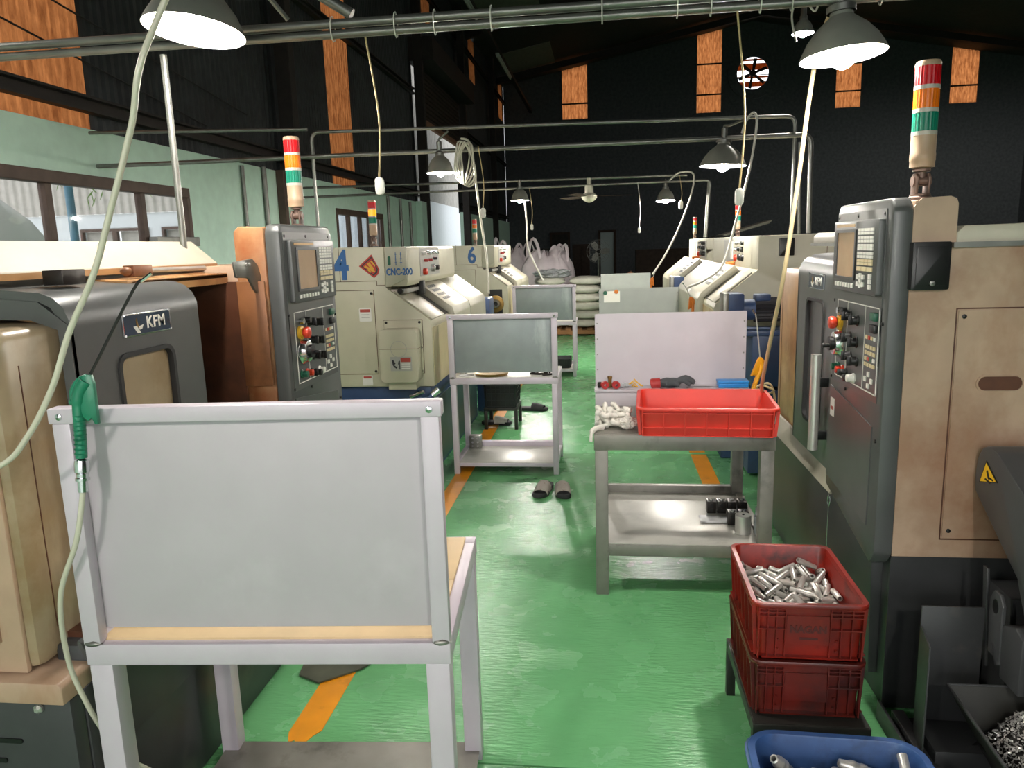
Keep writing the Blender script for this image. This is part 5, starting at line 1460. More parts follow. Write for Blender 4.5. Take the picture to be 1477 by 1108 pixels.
# blue tub with heavier turned parts
t = thing('open_tub', 'worn blue plastic tub of turned parts at the bottom edge', 'tub', (.61, 1.755, 0), R(-2))
crate_shell(t, .47, .46, .225, 'blue_plastic', .022, .006, .016, .07)
g = G()
g.loft([[(p[0], p[1], z) for p in rrect(-.235 + q, .235 - q, -.23 + q, .23 - q, .075, 5)] for z, q in ((.195, .006), (.20, -.004), (.210, -.004), (.215, .006))], (False, False))
g.o('rim_band', 'blue_plastic', t)
g = G()
g.lathe([(.009, -.062), (.0125, -.062), (.0135, -.058), (.0135, -.02), (.0175, -.012), (.0175, .0), (.0155, .004), (.0155, .012), (.0175, .016), (.0175, .030), (.014, .036), (.0115, .060), (.007, .062), (.007, .03), (.009, -.062)], n=16)
f1 = g.o('turned_part', 'steel')
for i, (x, y, z, a, b, c) in enumerate(POSE_B):
    o = f1 if i == 0 else f1.copy()
    if i:
        COL.objects.link(o)
    v = Matrix.Rotation(R(-2), 3, 'Z') @ Vector((x, y, 0))
    o.location = (.61 + v.x, 1.755 + v.y, z + .112)
    o.rotation_euler = (a, b, c + R(-2))
    tag(o, 'grey turned metal holder lying in the blue tub', 'metal part', 'turned parts in the blue tub')
G().box((-.195, -.19, .118), (.195, .19, .130), .001).o('liner_board', 'dark_steel', t)

# black crate on its stand behind the streaked bench
t = thing('crate_stand', 'small black steel stand behind the streaked bench', 'stand', (-.92, 6.58, 0))
for x in (-.15, .12):
    for y in (-.17, .14):
        G().box((x, y, 0), (x + .03, y + .03, .17), .002).o('leg', 'stand', t)
G().box((-.15, -.17, .17), (.15, .17, .196), .002).o('deck', 'stand', t)
t = thing('stacking_crate', 'black ribbed crate with a red rim of goods, behind the streaked bench', 'crate', (-.92, 6.58, .1965))
crate_shell(t, .31, .36, .21, 'black_crate', .01, .004, .012, .02)
ribs(t, .31, .36, .21, 'black_crate', 7, 5, (.01, .07, .13, .17))
t = thing('open_bin', 'red bin top showing over the black crate', 'bin', (-.92, 6.6, .409))
crate_shell(t, .25, .28, .07, 'red_plastic', .008, .004, .008, .02)
t = thing('parts_tray', 'dark ribbed tray under the farthest left bench', 'tray', (-.545, 9.32, .0935))
crate_shell(t, .26, .3, .12, 'black_crate', .008, .004, .008, .02)
ribs(t, .26, .3, .12, 'stand', 9, 6, (.01, .1), .008, .008)

# ------------------------------------------------------------------ things on the benches
def rag(name, label, c, s, m, seed, sc3=(1, 1, .6), cat='rag'):
    sd = Vector((seed * 3.1, seed * 1.7, seed))

    def fn(p):
        a = 1 - abs(noise.noise(p * 1.7 + sd)) * 1.3
        b = 1 - abs(noise.noise(p * 3.6 + sd * 2)) * 1.2
        c = 1 - abs(noise.noise(p * 7.5 + sd * 3)) * 1.1
        return .50 + .40 * a + .28 * b + .14 * c - .24
    return tag(G().ico(c, s, 5, sc3, fn).o(name, m, smooth=80), label, cat)


g = G()
rr = random.Random(12)
for k in range(26):
    c = Vector((.045 + rr.uniform(-.065, .05), 3.44 + rr.uniform(-.07, .06), .782 + .052 * rr.random() ** .8))
    p = c.copy()
    d = Vector((rr.uniform(-1, 1), rr.uniform(-1, 1), rr.uniform(-.3, .3))).normalized()
    P = [p.copy()]
    for q in range(4):
        p = p + d * .024
        d = (d + Vector((rr.uniform(-1, 1), rr.uniform(-1, 1), rr.uniform(-.5, .5))) * .75).normalized()
        p.z = min(max(p.z, .777), .845)
        p.x = min(max(p.x, -.035), .112)
        P.append(p.copy())
    P = curve_pts(P, 4)
    g.tube(P, [.004] + [rr.uniform(.009, .015) for _ in P[1:-1]] + [.004], 9, True, rr.uniform(.6, 1.25))
g.ico((.045, 3.43, .79), .06, 4, (1.05, .9, .4), lambda p: 1 + .3 * noise.noise(p * 3))
tag(g.o('cleaning_rag', 'cloth_w', smooth=80), 'crumpled white rag at the left end of the dark steel bench', 'rag')
rag('cleaning_rag', 'white rag with a pinkish patch pressed against the red bin', (.10, 3.36, .795), .055, 'cloth_w', 4, (.9, .8, .6))
g = G()
g.tube(curve_pts([(-.02, 3.33, .782), (-.05, 3.30, .778), (-.062, 3.262, .770), (-.066, 3.245, .735)], 5), [.012] * 10 + [.008] * 6, 8, True)
tag(g.o('rag_strip', 'cloth_w'), 'twisted white rag end hanging over the bench corner', 'rag')

# bits on the tray of the dark bench
TZ = .849
for i, (x, y) in enumerate(((-.005, 3.905), (.052, 3.905))):
    g = G()
    g.lathe([(.007, 0), (.019, 0), (.021, .006), (.021, .022), (.019, .028), (.007, .028), (.007, 0)], (x, y, TZ + .021), 20, (.25, -1, 0))
    tag(g.o('rubber_ring', 'red_part'), ('left' if i == 0 else 'right') + ' one of two red ringed parts on the tray', 'ring')
g = G()
g.lathe([(.006, 0), (.014, 0), (.014, .012), (.010, .014), (.010, .045), (.013, .047), (.013, .06), (.006, .06), (.006, 0)], (.025, 3.935, TZ), 16)
tag(g.o('brass_fitting', 'brass'), 'upright brass fitting between the two red ringed parts', 'fitting')
g = G()
g.lathe([(.004, 0), (.010, 0), (.010, .03), (.004, .03), (.004, 0)], (-.03, 3.93, TZ), 12)
tag(g.o('steel_pin', 'dark_steel'), 'short dark pin standing left of the red ringed parts', 'pin')
g = G()
for k in range(5):
    a = k * 1.3
    g.tube([(.13 + .04 * math.cos(a), 3.93 + .02 * math.sin(a), TZ + .004), (.15, 3.92, TZ + .008 + .01 * k), (.17 + .03 * math.cos(a + 2), 3.93, TZ + .005)], .003, 6)
tag(g.o('yellow_ties', 'yel_ring'), 'tangle of thin yellow ties on the tray', 'ties')
rag('plastic_bag', 'crumpled clear plastic bag beside the yellow ties', (.095, 3.92, TZ + .014), .030, 'poly', 7, (1.3, .8, .5), 'bag')
# knitted glove
t = thing('work_glove', 'dark grey knitted work glove lying on the tray', 'glove', (.36, 3.92, TZ))


def palm(p):
    return 1 + .16 * noise.noise(p * 2.2)


G().ico((-.03, 0, .026), .05, 4, (1.25, .75, .5), palm).o('palm', 'cloth_g', t, smooth=80)
for k, (L, a, dz) in enumerate(((.085, .05, .014), (.095, .0, .022), (.09, -.12, .016), (.07, -.3, .01))):
    y0 = .03 - .02 * k
    G().tube(curve_pts([(.01, y0 * .8, .03), (.01 + L * .5 * math.cos(a), y0 + L * .4 * math.sin(a), .03 + dz), (.01 + L * math.cos(a), y0 + L * .7 * math.sin(a), .012 + dz * .6)], 4), [.0115] * 7 + [.0105, .006], 10).o('finger', 'cloth_g', t, smooth=80)
G().tube(curve_pts([(-.035, -.03, .024), (-.01, -.046, .03), (.02, -.05, .018)], 4), [.013] * 7 + [.011, .007], 10).o('thumb', 'cloth_g', t, smooth=80)
G().tube(curve_pts([(-.075, .0, .022), (-.10, .0, .02), (-.118, .004, .016)], 4), [.03, .029, .028, .028, .029, .03, .03, .03, .028], 14, True).o('cuff', 'red_part', t, smooth=80)
tag(G().tube(curve_pts([(.42, 3.90, TZ + .003), (.5, 3.915, TZ + .004), (.58, 3.90, TZ + .003)], 5), .0022, 6).o('steel_wire', 'dark_steel'), 'thin dark wire lying right of the grey glove', 'wire')
t = thing('plastic_box', 'bright blue lidded plastic box at the right of the tray', 'box', (.655, 3.925, TZ))
G().box((-.075, -.035, .0), (.075, .035, .024), .004).o('box_body', 'blue_box', t)
G().box((-.078, -.038, .024), (.078, .038, .036), .003).o('box_lid', 'blue_box', t)


# air guns
def air_gun(label, loc, rz, m, nozzle_len, tilt, s=1.):
    """local: grip hangs along -z, nozzle leaves along +z, trigger lever to +x"""
    t = thing('air_gun', label, 'air gun', loc, rz)
    t.rotation_euler = (tilt[0], tilt[1], rz)
    g = G()
    pts = [(0, 0, -.125), (0, 0, -.09), (-.001, 0, -.04), (-.002, 0, .0), (.004, 0, .03), (.018, 0, .055)]
    g.tube(curve_pts([tuple(v * s for v in p) for p in pts], 5), [.0125 * s] * 8 + [.013 * s] * 8 + [.015 * s] * 6 + [.016 * s] * 4, 16)
    g.o('grip', m, t)
    g = G()
    for k in range(9):
        g.lathe([(.0128 * s, -.002 * s), (.0142 * s, 0), (.0128 * s, .002 * s)], (-.0008 * s, 0, (-.115 + .011 * k) * s), 14)
    g.o('grip_rings', m, t)
    G().prism([(.0 * s, .0), (.004 * s, .05 * s), (.014 * s, .068 * s), (.030 * s, .07 * s), (.036 * s, .05 * s), (.038 * s, .02 * s), (.043 * s, -.045 * s), (.036 * s, -.045 * s), (.028 * s, -.03 * s), (.022 * s, -.038 * s), (.012 * s, -.030 * s)], 'y', -.008 * s, .008 * s, .002 * s).o('gun_head', m, t)
    G().tube(curve_pts([tuple(v * s for v in p) for p in ((-.012, 0, .004), (-.014, 0, .03), (.0, 0, .055), (.02, 0, .066))], 4), .006 * s, 8).o('hook_lever', m, t)
    G().ico((-.013 * s, 0, .006 * s), .009 * s, 2).o('lever_tip', m, t)
    G().tube(curve_pts([tuple(v * s for v in p) for p in ((.024, .0, .068), (.03, 0, .075), (.03 + .42 * nozzle_len, 0, .075 + .80 * nozzle_len), (.03 + .52 * nozzle_len, 0, .075 + .90 * nozzle_len))], 5), .0035 * s, 8).o('nozzle', 'black' if m == 'gun_green' else 'steel', t)
    G().tube(curve_pts([tuple(v * s for v in p) for p in ((.03 + .50 * nozzle_len, 0, .075 + .89 * nozzle_len), (.03 + .60 * nozzle_len, 0, .075 + .97 * nozzle_len))], 3), .0045 * s, 8).o('nozzle_tip', 'chrome', t)
    g = G()
    g.lathe([(.008, -.128), (.015, -.130), (.0165, -.138), (.0165, -.158), (.013, -.162), (.013, -.17), (.0155, -.172), (.0155, -.178), (.011, -.18), (.011, -.205), (.006, -.207)], n=16)
    for v in g.b.verts:
        v.co *= s
    g.o('coupler', 'chrome', t)
    return t


air_gun('green air gun with a black nozzle hooked on the nearest bench panel', (-1.108, 1.432, 1.298), R(12), 'gun_green', .235, (R(-4), R(3)), .92)
cable('clear air hose running from the green air gun down behind the bench leg', [(-1.117, 1.42, 1.112), (-1.145, 1.415, 1.0), (-1.212, 1.425, .86), (-1.255, 1.47, .68), (-1.250, 1.50, .55), (-1.245, 1.54, .44), (-1.225, 1.58, .34), (-1.18, 1.66, .22), (-1.05, 1.72, .06)], .006, 'hose')
air_gun('yellow air gun hanging at the right edge of the tall grey panel', (.765, 3.80, .955), R(200), 'gun_yellow', .23, (0, R(-20)), .9)
air_gun('small orange air gun hung between the grey panel and the right cream lathe', (.63, 5.52, 1.15), R(200), 'gun_orange', .12, (0, 0), .8)
air_gun('orange air gun by the farthest right panel', (.57, 9.4, 1.11), R(30), 'gun_orange', .10, (0, 0), .9)
cable('coiled pale air line beside the yellow air gun', [(.80, 3.9, .86), (.86, 3.92, .83), (.84, 3.98, .80), (.79, 3.99, .83), (.84, 3.95, .86), (.88, 4.0, .80), (.9, 4.05, .7)], .006, 'hose_y')

# things on the lower shelf of the dark bench
SZ = .2505


def block(label, x, y, rz=0, m='dark_steel', group=None, z=SZ):
    t = thing('drilled_block', label, 'metal block', (x, y, z), rz, group)
    G().box((-.022, -.03, 0), (.022, .03, .062), .003).o('block', m, t)
    for a, b in ((-.0, .018), (-.0, .044)):
        G().lathe([(.001, 0), (.009, 0), (.009, .001), (.001, .001)], (a, -.0302, b), 14, (0, -1, 0)).o('hole', 'black', t)
    G().lathe([(.004, 0), (.011, 0), (.011, .008), (.004, .008), (.004, 0)], (0, -.01, .062), 14).o('bright_bush', 'chrome', t)
    return t


bk = block('dark drilled block, back row of blocks on the lower shelf', .525, 3.70, 0, group='drilled blocks in the back row')
for x in (.575, .625, .675):
    dup(bk, (x, 3.70, SZ), 0)
dup(bk, (.603, 3.54, SZ), R(-4), 'dark drilled block, left of the front pair on the lower shelf')['group'] = ''
dup(bk, (.655, 3.545, SZ), R(3), 'dark drilled block, right of the front pair on the lower shelf')['group'] = ''
for o in COL.objects:
    if o.get('group') == '':
        del o['group']
t = thing('steel_roller', 'bright turned steel roller standing on the lower shelf', 'roller', (.632, 3.415, SZ))
G().lathe([(.007, .09), (.034, .09), (.036, .088), (.036, .002), (.034, 0), (.001, 0)], n=32).o('roller_body', 'steel', t)
G().lathe([(.007, .09), (.007, .04), (.001, .04)], n=16).o('bore', 'black', t)
t = thing('plastic_jar', 'cloudy clear jar beside the steel roller on the lower shelf', 'jar', (.715, 3.41, SZ))
G().lathe([(.001, 0), (.034, 0), (.036, .004), (.036, .055), (.034, .058), (.036, .062), (.036, .085), (.001, .09)], n=28).o('jar_body', 'clear', t)
G().lathe([(.001, .09), (.03, .09), (.03, .125), (.028, .128), (.001, .128)], n=28).o('jar_top', 'clear', t)
g = G()
n = 14
rows = []
for i in range(n + 1):
    rows.append([(.455 + .14 * i / n + .01 * noise.noise(V(i * .5, j, 1)), 3.53 + .10 * j / 5, SZ + .003 + .012 * abs(noise.noise(V(i * .35, j * .6, 3)))) for j in range(6)])
g.loft(rows, (False, False), closed=False)
tag(g.o('plastic_sheet', 'poly'), 'crumpled frosted plastic bag in front of the drilled blocks', 'plastic bag')

# on the streaked bench
tag(G().lathe([(.001, .012), (.075, .012), (.11, .016), (.118, .02), (.122, .018), (.115, .004), (.08, 0), (.001, 0)], (-.80, 5.20, .7035), 36).o('round_tray', 'brass'), 'round brownish tray on the streaked bench', 'tray')


def clamp(label, c, rz, m):
    t = thing('clamp_piece', label, 'clamp', c, rz)
    G().prism([(-.055, -.012), (.02, -.016), (.035, -.006), (.055, -.009), (.055, .009), (.035, .006), (.02, .016), (-.055, .012)], 'z', 0, .014, .003).o('bar', m, t)
    G().lathe([(.006, 0), (.016, 0), (.016, .02), (.006, .02), (.006, 0)], (-.03, 0, .012), 16).o('collar', m, t)
    G().cyl((.0, 0, .01), (.0, 0, .034), .007, 12).o('bolt', m, t)
    return t


clamp('bright clamp piece on the left of the streaked bench', (-.98, 5.17, .7035), R(20), 'steel')
clamp('dark clamp piece, left of the pair on the right of the streaked bench', (-.475, 5.2, .7035), R(-15), 'dark_steel')
clamp('dark clamp piece, right of the pair at the post of the streaked bench', (-.385, 5.17, .7035), R(25), 'dark_steel')
t = thing('drilled_block', 'grey block with six bright holes on the lower shelf of the streaked bench', 'metal block', (-.99, 5.50, .0855))
G().box((-.045, -.03, 0), (.045, .03, .10), .003).o('block', 'galv', t)
for a in (-.02, .02):
    for b in (.02, .05, .08):
        G().lathe([(.001, 0), (.008, 0), (.008, .001), (.001, .001)], (a, -.0302, b), 12, (0, -1, 0)).o('hole', 'chrome', t)


# slippers
def slipper(label, x, y, rz, left, group=None, band='slip_band'):
    t = thing('slipper', label, 'slipper', (x, y, 0), rz, group)
    s = -1 if left else 1
    out = [(-.040, -.125), (.0, -.14), (.038, -.125), (.046, -.06), (.038 + .006 * s, .02), (.050, .09), (.036 - .010 * s, .128), (-.004 - .012 * s, .142), (-.036 - .008 * s, .125), (-.05, .08), (-.040 + .006 * s, .02), (-.046, -.06)]
    P = curve_pts([(a, b, 0) for a, b in out + out[:1]], 4)[:-1]
    g = G()
    g.loft([[(p.x * k, p.y * k, z) for p in P] for z, k in ((0, .95), (.006, 1), (.024, 1.0), (.03, .97))])
    g.o('sole', 'slip_sole', t)
    g = G()
    A, B = [], []
    for i in range(13):
        a = math.pi * i / 12
        A.append([(.050 * math.cos(a), yy, .018 + (.048 + dz) * math.sin(a) ** .8) for yy, dz in ((-.015, .012), (.03, .008), (.075, -.004), (.105, -.016))])
        B.append([(.046 * math.cos(a), yy, .018 + (.044 + dz) * math.sin(a) ** .8) for yy, dz in ((-.015, .012), (.03, .008), (.075, -.004), (.105, -.016))])
    g.loft(A, (False, False), False)
    g.loft(B, (False, False), False)
    for e in (0, 3):
        g.loft([[r[e] for r in A], [r[e] for r in B]], (False, False), False)
    g.o('band', band, t)
    return t


slipper('left grey and black slipper in front of the streaked bench', -.408, 4.72, R(172), True)
slipper('right grey and black slipper in front of the streaked bench', -.283, 4.71, R(186), False)
slipper('black slipper on the floor right of the black crate stand', -.70, 7.2, R(-100), False, None, 'slip_sole')
slipper('dark shoe-like slipper under the black crate', -.99, 6.62, R(-95), True, None, 'cloth_w')
tag(G().prism([(-1.175, 2.50), (-1.08, 2.455), (-1.02, 2.50), (-.95, 2.555), (-.92, 2.60), (-.93, 2.66), (-1.04, 2.70), (-1.2, 2.66)], 'z', .003, .012, .003).o('floor_cloth', 'cloth_mat'), 'oily folded cloth on the yellow line under the nearest bench', 'cloth')

# ------------------------------------------------------------------ chip conveyor and chips at the right edge
t = thing('chip_conveyor', 'dark grey chip conveyor head with a yellow warning sticker at the right edge', 'conveyor', (1.3, 2.1, 0))
mi = inv(t)
prof = [(2.415, .80), (2.422, .86), (2.412, .915), (2.385, .95), (2.345, .962), (2.30, .955), (2.14, .878), (1.98, .80), (1.90, .72), (1.90, .34), (2.02, .34), (2.08, .52), (2.14, .63)]
G().prism(prof, 'x', 1.15, 1.62, .010).o('conveyor_head', 'conv', t, mpi=mi)
G().prism([(2.16, .36), (2.225, .36), (2.235, .47), (2.235, .53), (2.215, .56), (2.185, .56), (2.165, .53)], 'x', 1.135, 1.147, .003).o('hinge_plate', 'conv', t, mpi=mi)
G().prism([(2.20 + .016 * math.cos(a), .515 + .022 * math.sin(a)) for a in [k * 6.2832 / 18 for k in range(18)]], 'x', 1.1335, 1.1352).o('hinge_hole', 'black', t, mpi=mi)
G().prism([(2.06, .312), (2.16, .312), (2.18, .47), (2.10, .50), (2.06, .48)], 'x', 1.14, 1.20, .004).o('guide_box', 'conv', t, mpi=mi)
G().cyl((1.155, 2.20, .40), (1.155, 2.17, .345), .022, 16).o('pivot', 'kdark', t, mpi=mi)
G().prism([(2.24, .30), (2.265, .31), (2.30, .60), (2.275, .60)], 'x', 1.14, 1.148, .001).o('strut', 'kdark', t, mpi=mi)
g = G()
g.box((1.22, 2.28, .10), (1.6, 2.42, .50), .004)
g.o('conveyor_neck', 'kdark', t, mpi=mi)
tri = [(2.342, .905), (2.375, .83), (2.265, .865)]
ct = (sum(a for a, b in tri) / 3, sum(b for a, b in tri) / 3)
G().prism([(2.352, .915), (2.384, .838), (2.278, .868)], 'x', 1.148, 1.1505, .0).o('warning_triangle', 'black', t, mpi=mi, smooth=0)
G().prism([(2.350, .908), (2.378, .842), (2.286, .868)], 'x', 1.1472, 1.1484, .0).o('warning_field', 'sticker_y', t, mpi=mi, smooth=0)
for pts in ([(2.335, .89), (2.345, .885), (2.330, .862), (2.322, .866)], [(2.345, .862), (2.352, .857), (2.318, .852), (2.314, .858)], [(2.325, .872), (2.330, .866), (2.300, .865), (2.300, .870)]):
    G().prism(pts, 'x', 1.1466, 1.1474).o('hazard_symbol', 'black', t, mpi=mi, smooth=0)
t = thing('splash_guard', 'folded dark sheet steel guard standing beside the chip conveyor', 'guard', (.97, 2.25, 0))
mi = inv(t)
G().box((.955, 2.255, .10), (1.135, 2.262, .482), .001).o('rear_plate', 'kdark', t, mpi=mi)
G().prism([(.925, 2.12), (.929, 2.118), (.958, 2.252), (.954, 2.255)], 'z', .02, .42).o('side_flap', 'conv', t, mpi=mi, smooth=0)
G().box((.955, 2.10, .012), (1.13, 2.262, .10), .002).o('foot_plate', 'kdark', t, mpi=mi)
t = thing('chip_bin', 'dark sheet steel bin of bright metal chips in the bottom right corner', 'bin', (1.3, 1.8, 0))
mi = inv(t)
g = G()
z0, z1 = .06, .30
lo = [(1.10, 1.50, z0), (1.60, 1.50, z0), (1.60, 2.02, z0), (1.10, 2.02, z0)]
hi = [(.955, 1.42, z1), (1.66, 1.42, z1), (1.66, 2.13, z1), (.985, 2.13, z1)]
ih = [(.960, 1.425, z1), (1.655, 1.425, z1), (1.655, 2.125, z1), (.990, 2.125, z1)]
il = [(1.105, 1.505, z0 + .005), (1.595, 1.505, z0 + .005), (1.595, 2.015, z0 + .005), (1.105, 2.015, z0 + .005)]
g.loft([lo, hi, ih, il])
g.o('bin_body', 'stand', t, mpi=mi, smooth=0)
G().tube([(.957, 1.42, z1), (.987, 2.13, z1), (1.66, 2.13, z1)], .005, 8).o('rolled_rim', 'conv', t, mpi=mi)
G().box((1.14, 1.55, .0085), (1.55, 1.97, .06), .004).o('bin_foot', 'kdark', t, mpi=mi)
rc = random.Random(5)
g = G()
top_z = lambda x, y: .272 + .05 * math.exp(-((x - 1.36) ** 2 + (y - 1.80) ** 2) / .06) - .10 * max(0, 1.13 - x) / .1 - .06 * max(0, y - 2.02) / .1
N = 26
rows = [[(1.037 + .575 * i / N, 1.46 + .61 * j / N, top_z(1.037 + .575 * i / N, 1.46 + .61 * j / N) + .012 * noise.noise(V(i * .9, j * .9, 0))) for j in range(N + 1)] for i in range(N + 1)]
g.loft(rows, (False, False), closed=False)
g.o('chip_bed', 'chip_bed', t, mpi=mi, smooth=0)
g = G()
for k in range(9500):
    x, y = rc.uniform(1.05, 1.60), rc.uniform(1.50, 2.04)
    c = Vector((x, y, top_z(x, y) + rc.uniform(-.002, .014)))
    a = Vector((rc.uniform(-1, 1), rc.uniform(-1, 1), rc.uniform(-.6, .6))).normalized()
    b = a.cross(Vector((rc.uniform(-1, 1), rc.uniform(-1, 1), rc.uniform(-1, 1)))).normalized()
    L, w = rc.uniform(.003, .0075), rc.uniform(.0012, .0026)
    up = a.cross(b) * rc.uniform(.001, .004)
    g.loft([[c - a * L - b * w, c - a * L + b * w], [c - b * w + up, c + b * w + up], [c + a * L - b * w, c + a * L + b * w]], (False, False), closed=False)
tag(g.o('metal_chips', 'chip_metal', smooth=0), 'heap of bright curled metal chips filling the bin', 'chips', kind='stuff')
t = thing('drip_pan', 'flat dark oily pan on the floor under the right machine end', 'pan', (1.2, 2.1, 0))
mi = inv(t)
G().box((.90, 1.60, .0005), (1.9, 2.40, .008), .001).o('pan_floor', 'dark_steel', t, mpi=mi)
G().box((.895, 1.60, .0005), (.905, 2.40, .07), .001).o('pan_edge', 'kdark', t, mpi=mi)
tag(G().box((.925, 1.92, .0085), (.965, 2.36, .062), .003).o('steel_bar', 'conv'), 'loose square steel bar lying beside the blue tub', 'bar')
g = G()
for k in range(260):
    x, y = rc.uniform(.97, 1.25), rc.uniform(1.95, 2.10)
    c = Vector((x, y, .0105))
    a = Vector((rc.uniform(-1, 1), rc.uniform(-1, 1), 0)).normalized() * rc.uniform(.002, .006)
    b = Vector((-a.y, a.x, 0)) * .35
    g.loft([[c - a - b, c - a + b], [c + a - b + V(0, 0, .003), c + a + b]], (False, False), closed=False)
tag(g.o('scattered_chips', 'steel', smooth=0), 'scattered metal chips on the dark oily pan', 'chips', kind='stuff')


# ------------------------------------------------------------------ bags, sacks and clutter at the far end
def bulk_bag(label, x, y, w, h, seed):
    t = thing('bulk_bag', label, 'bag', (x, y, .12))
    n = 44
    sd = seed * 7.3
    loops = []
    for z, r, pw in ((0, .92, .35), (.05, 1.0, .32), (.3, 1.04, .45), (.55, 1.03, .6), (.72, .98, .75), (.80, .90, .9), (.88, .78, 1), (.95, .66, 1), (1.02, .50, 1), (1.0, .3, 1), (.93, .12, 1)):
        lp = []
        for k in range(n):
            a = 2 * math.pi * k / n
            c, s = math.cos(a), math.sin(a)
            q = (abs(c) ** (2 / pw if pw < 1 else 2) + abs(s) ** (2 / pw if pw < 1 else 2)) ** (-(pw if pw < 1 else 1) / 2)
            f = r * min(q, 1.25) * (1 + (.10 if z > .75 else .03) * noise.noise(V(c * 2.5, s * 2.5, z * 4 + sd)))
            zz = z + (.20 * noise.noise(V(c * 3, s * 3, sd)) if z > .78 else 0)
            lp.append((c * f * w / 2, s * f * w / 2, zz * h))
        loops.append(lp)
    G().loft(loops).o('bag_body', 'bag', t, smooth=70)
    for k in range(4):
        a = R(45 + 90 * k + seed * 11)
        c, s = math.cos(a), math.sin(a)
        px, py = -s, c
        pts = []
        for u in range(11):
            tt = math.pi * u / 10
            pts.append((c * w * .34 + px * w * .13 * math.cos(tt) + c * .06 * math.sin(tt), s * w * .34 + py * w * .13 * math.cos(tt), h * (.84 + (.30 + .05 * ((k * seed) % 3)) * math.sin(tt))))
        G().tube(pts, .030, 8, True, .45).o('lifting_loop', 'bag', t)
    return t


bulk_bag('large pinkish white bulk bag with lifting loops behind the farthest left bench', -1.10, 14.75, 1.08, 1.30, 1)
bulk_bag('pinkish white bulk bag partly hidden behind the number 6 lathe', -1.92, 15.75, .86, 1.34, 2)


def pallet(label, x, y, w, l):
    t = thing('pallet', label, 'pallet', (x, y, 0))
    for k in range(3):
        G().box((-w / 2, -l / 2 + (l - .09) * k / 2, .022), (w / 2, -l / 2 + (l - .09) * k / 2 + .09, .095), .004).o('bearer', 'pallet', t, smooth=0)
    for k in range(6):
        xx = -w / 2 + (w - .1) * k / 5
        G().box((xx, -l / 2, .096), (xx + .1, l / 2, .118), .003).o('deck_board', 'pallet', t, smooth=0)
    for k in range(3):
        xx = -w / 2 + (w - .1) * k / 2
        G().box((xx, -l / 2, 0), (xx + .1, l / 2, .021), .003).o('bottom_board', 'pallet', t, smooth=0)
    return t


pallet('worn wooden pallet under the pale sacks', -.55, 13.75, 1.05, .85)
pallet('wooden pallet under the large bulk bag', -1.6, 15.0, 2.1, 1.5)


def sack(label, x, y, z, rz, sx, sy, sz, seed, m='sack', group=None):
    g = G()
    sd = seed * 3.7
    n, q = 26, 18
    lp = []
    for j in range(q + 1):
        v = -1 + 2 * j / q
        row = []
        for k in range(n):
            a = 2 * math.pi * k / n
            c, s = math.cos(a), math.sin(a)
            th = (1 - abs(v) ** 3.2) ** .55 if abs(v) < 1 else .06
            th = max(th, .12)
            wd = 1 - .10 * abs(v) ** 4
            r = 1 + .07 * noise.noise(V(c * 2, v * 2.5, s * 2 + sd))
            row.append((math.copysign(abs(c) ** .55, c) * sx / 2 * wd * r, v * sy / 2, sz / 2 + math.copysign(abs(s) ** .75, s) * sz / 2 * th * r))
        lp.append(row)
    g.loft(lp)
    o = g.o('sack', m, smooth=70)
    o.location = (x, y, z)
    o.rotation_euler = (0, 0, rz)
    return tag(o, label, 'sack', group)


names = ['bottom', 'second', 'third', 'fourth', 'fifth', 'top']
for k in range(6):
    sack('pale woven sack, %s one of the right stack on the pallet' % names[k], -.35 + .02 * ((k * 3) % 4 - 1.5), 13.72, .122 + .152 * k, R(90 + (k % 3 - 1) * 3), .55, .62, .152, k)
for k in range(6):
    sack('pale woven sack, %s one of the left stack behind the far bench' % names[k], -.95 + .02 * ((k * 5) % 4 - 1.5), 13.72, .122 + .152 * k, R(90 + (k % 3 - 1) * 4), .55, .5, .152, k + 11)
rag('plastic_cover', 'grey crumpled plastic cover over the left stack of sacks', (-.93, 13.68, 1.09), .34, 'poly', 5, (1.1, .8, .28), 'cover')

# far clutter
def far_box(name, label, cat, a, b, m, parts=()):
    c = ((a[0] + b[0]) / 2, (a[1] + b[1]) / 2, a[2])
    t = thing(name, label, cat, c)
    mi = inv(t)
    G().box(a, b, .01).o('carcass', m, t, mpi=mi, smooth=0)
    for nm, p, q, mm in parts:
        G().box(p, q, .004).o(nm, mm, t, mpi=mi, smooth=0)
    return t


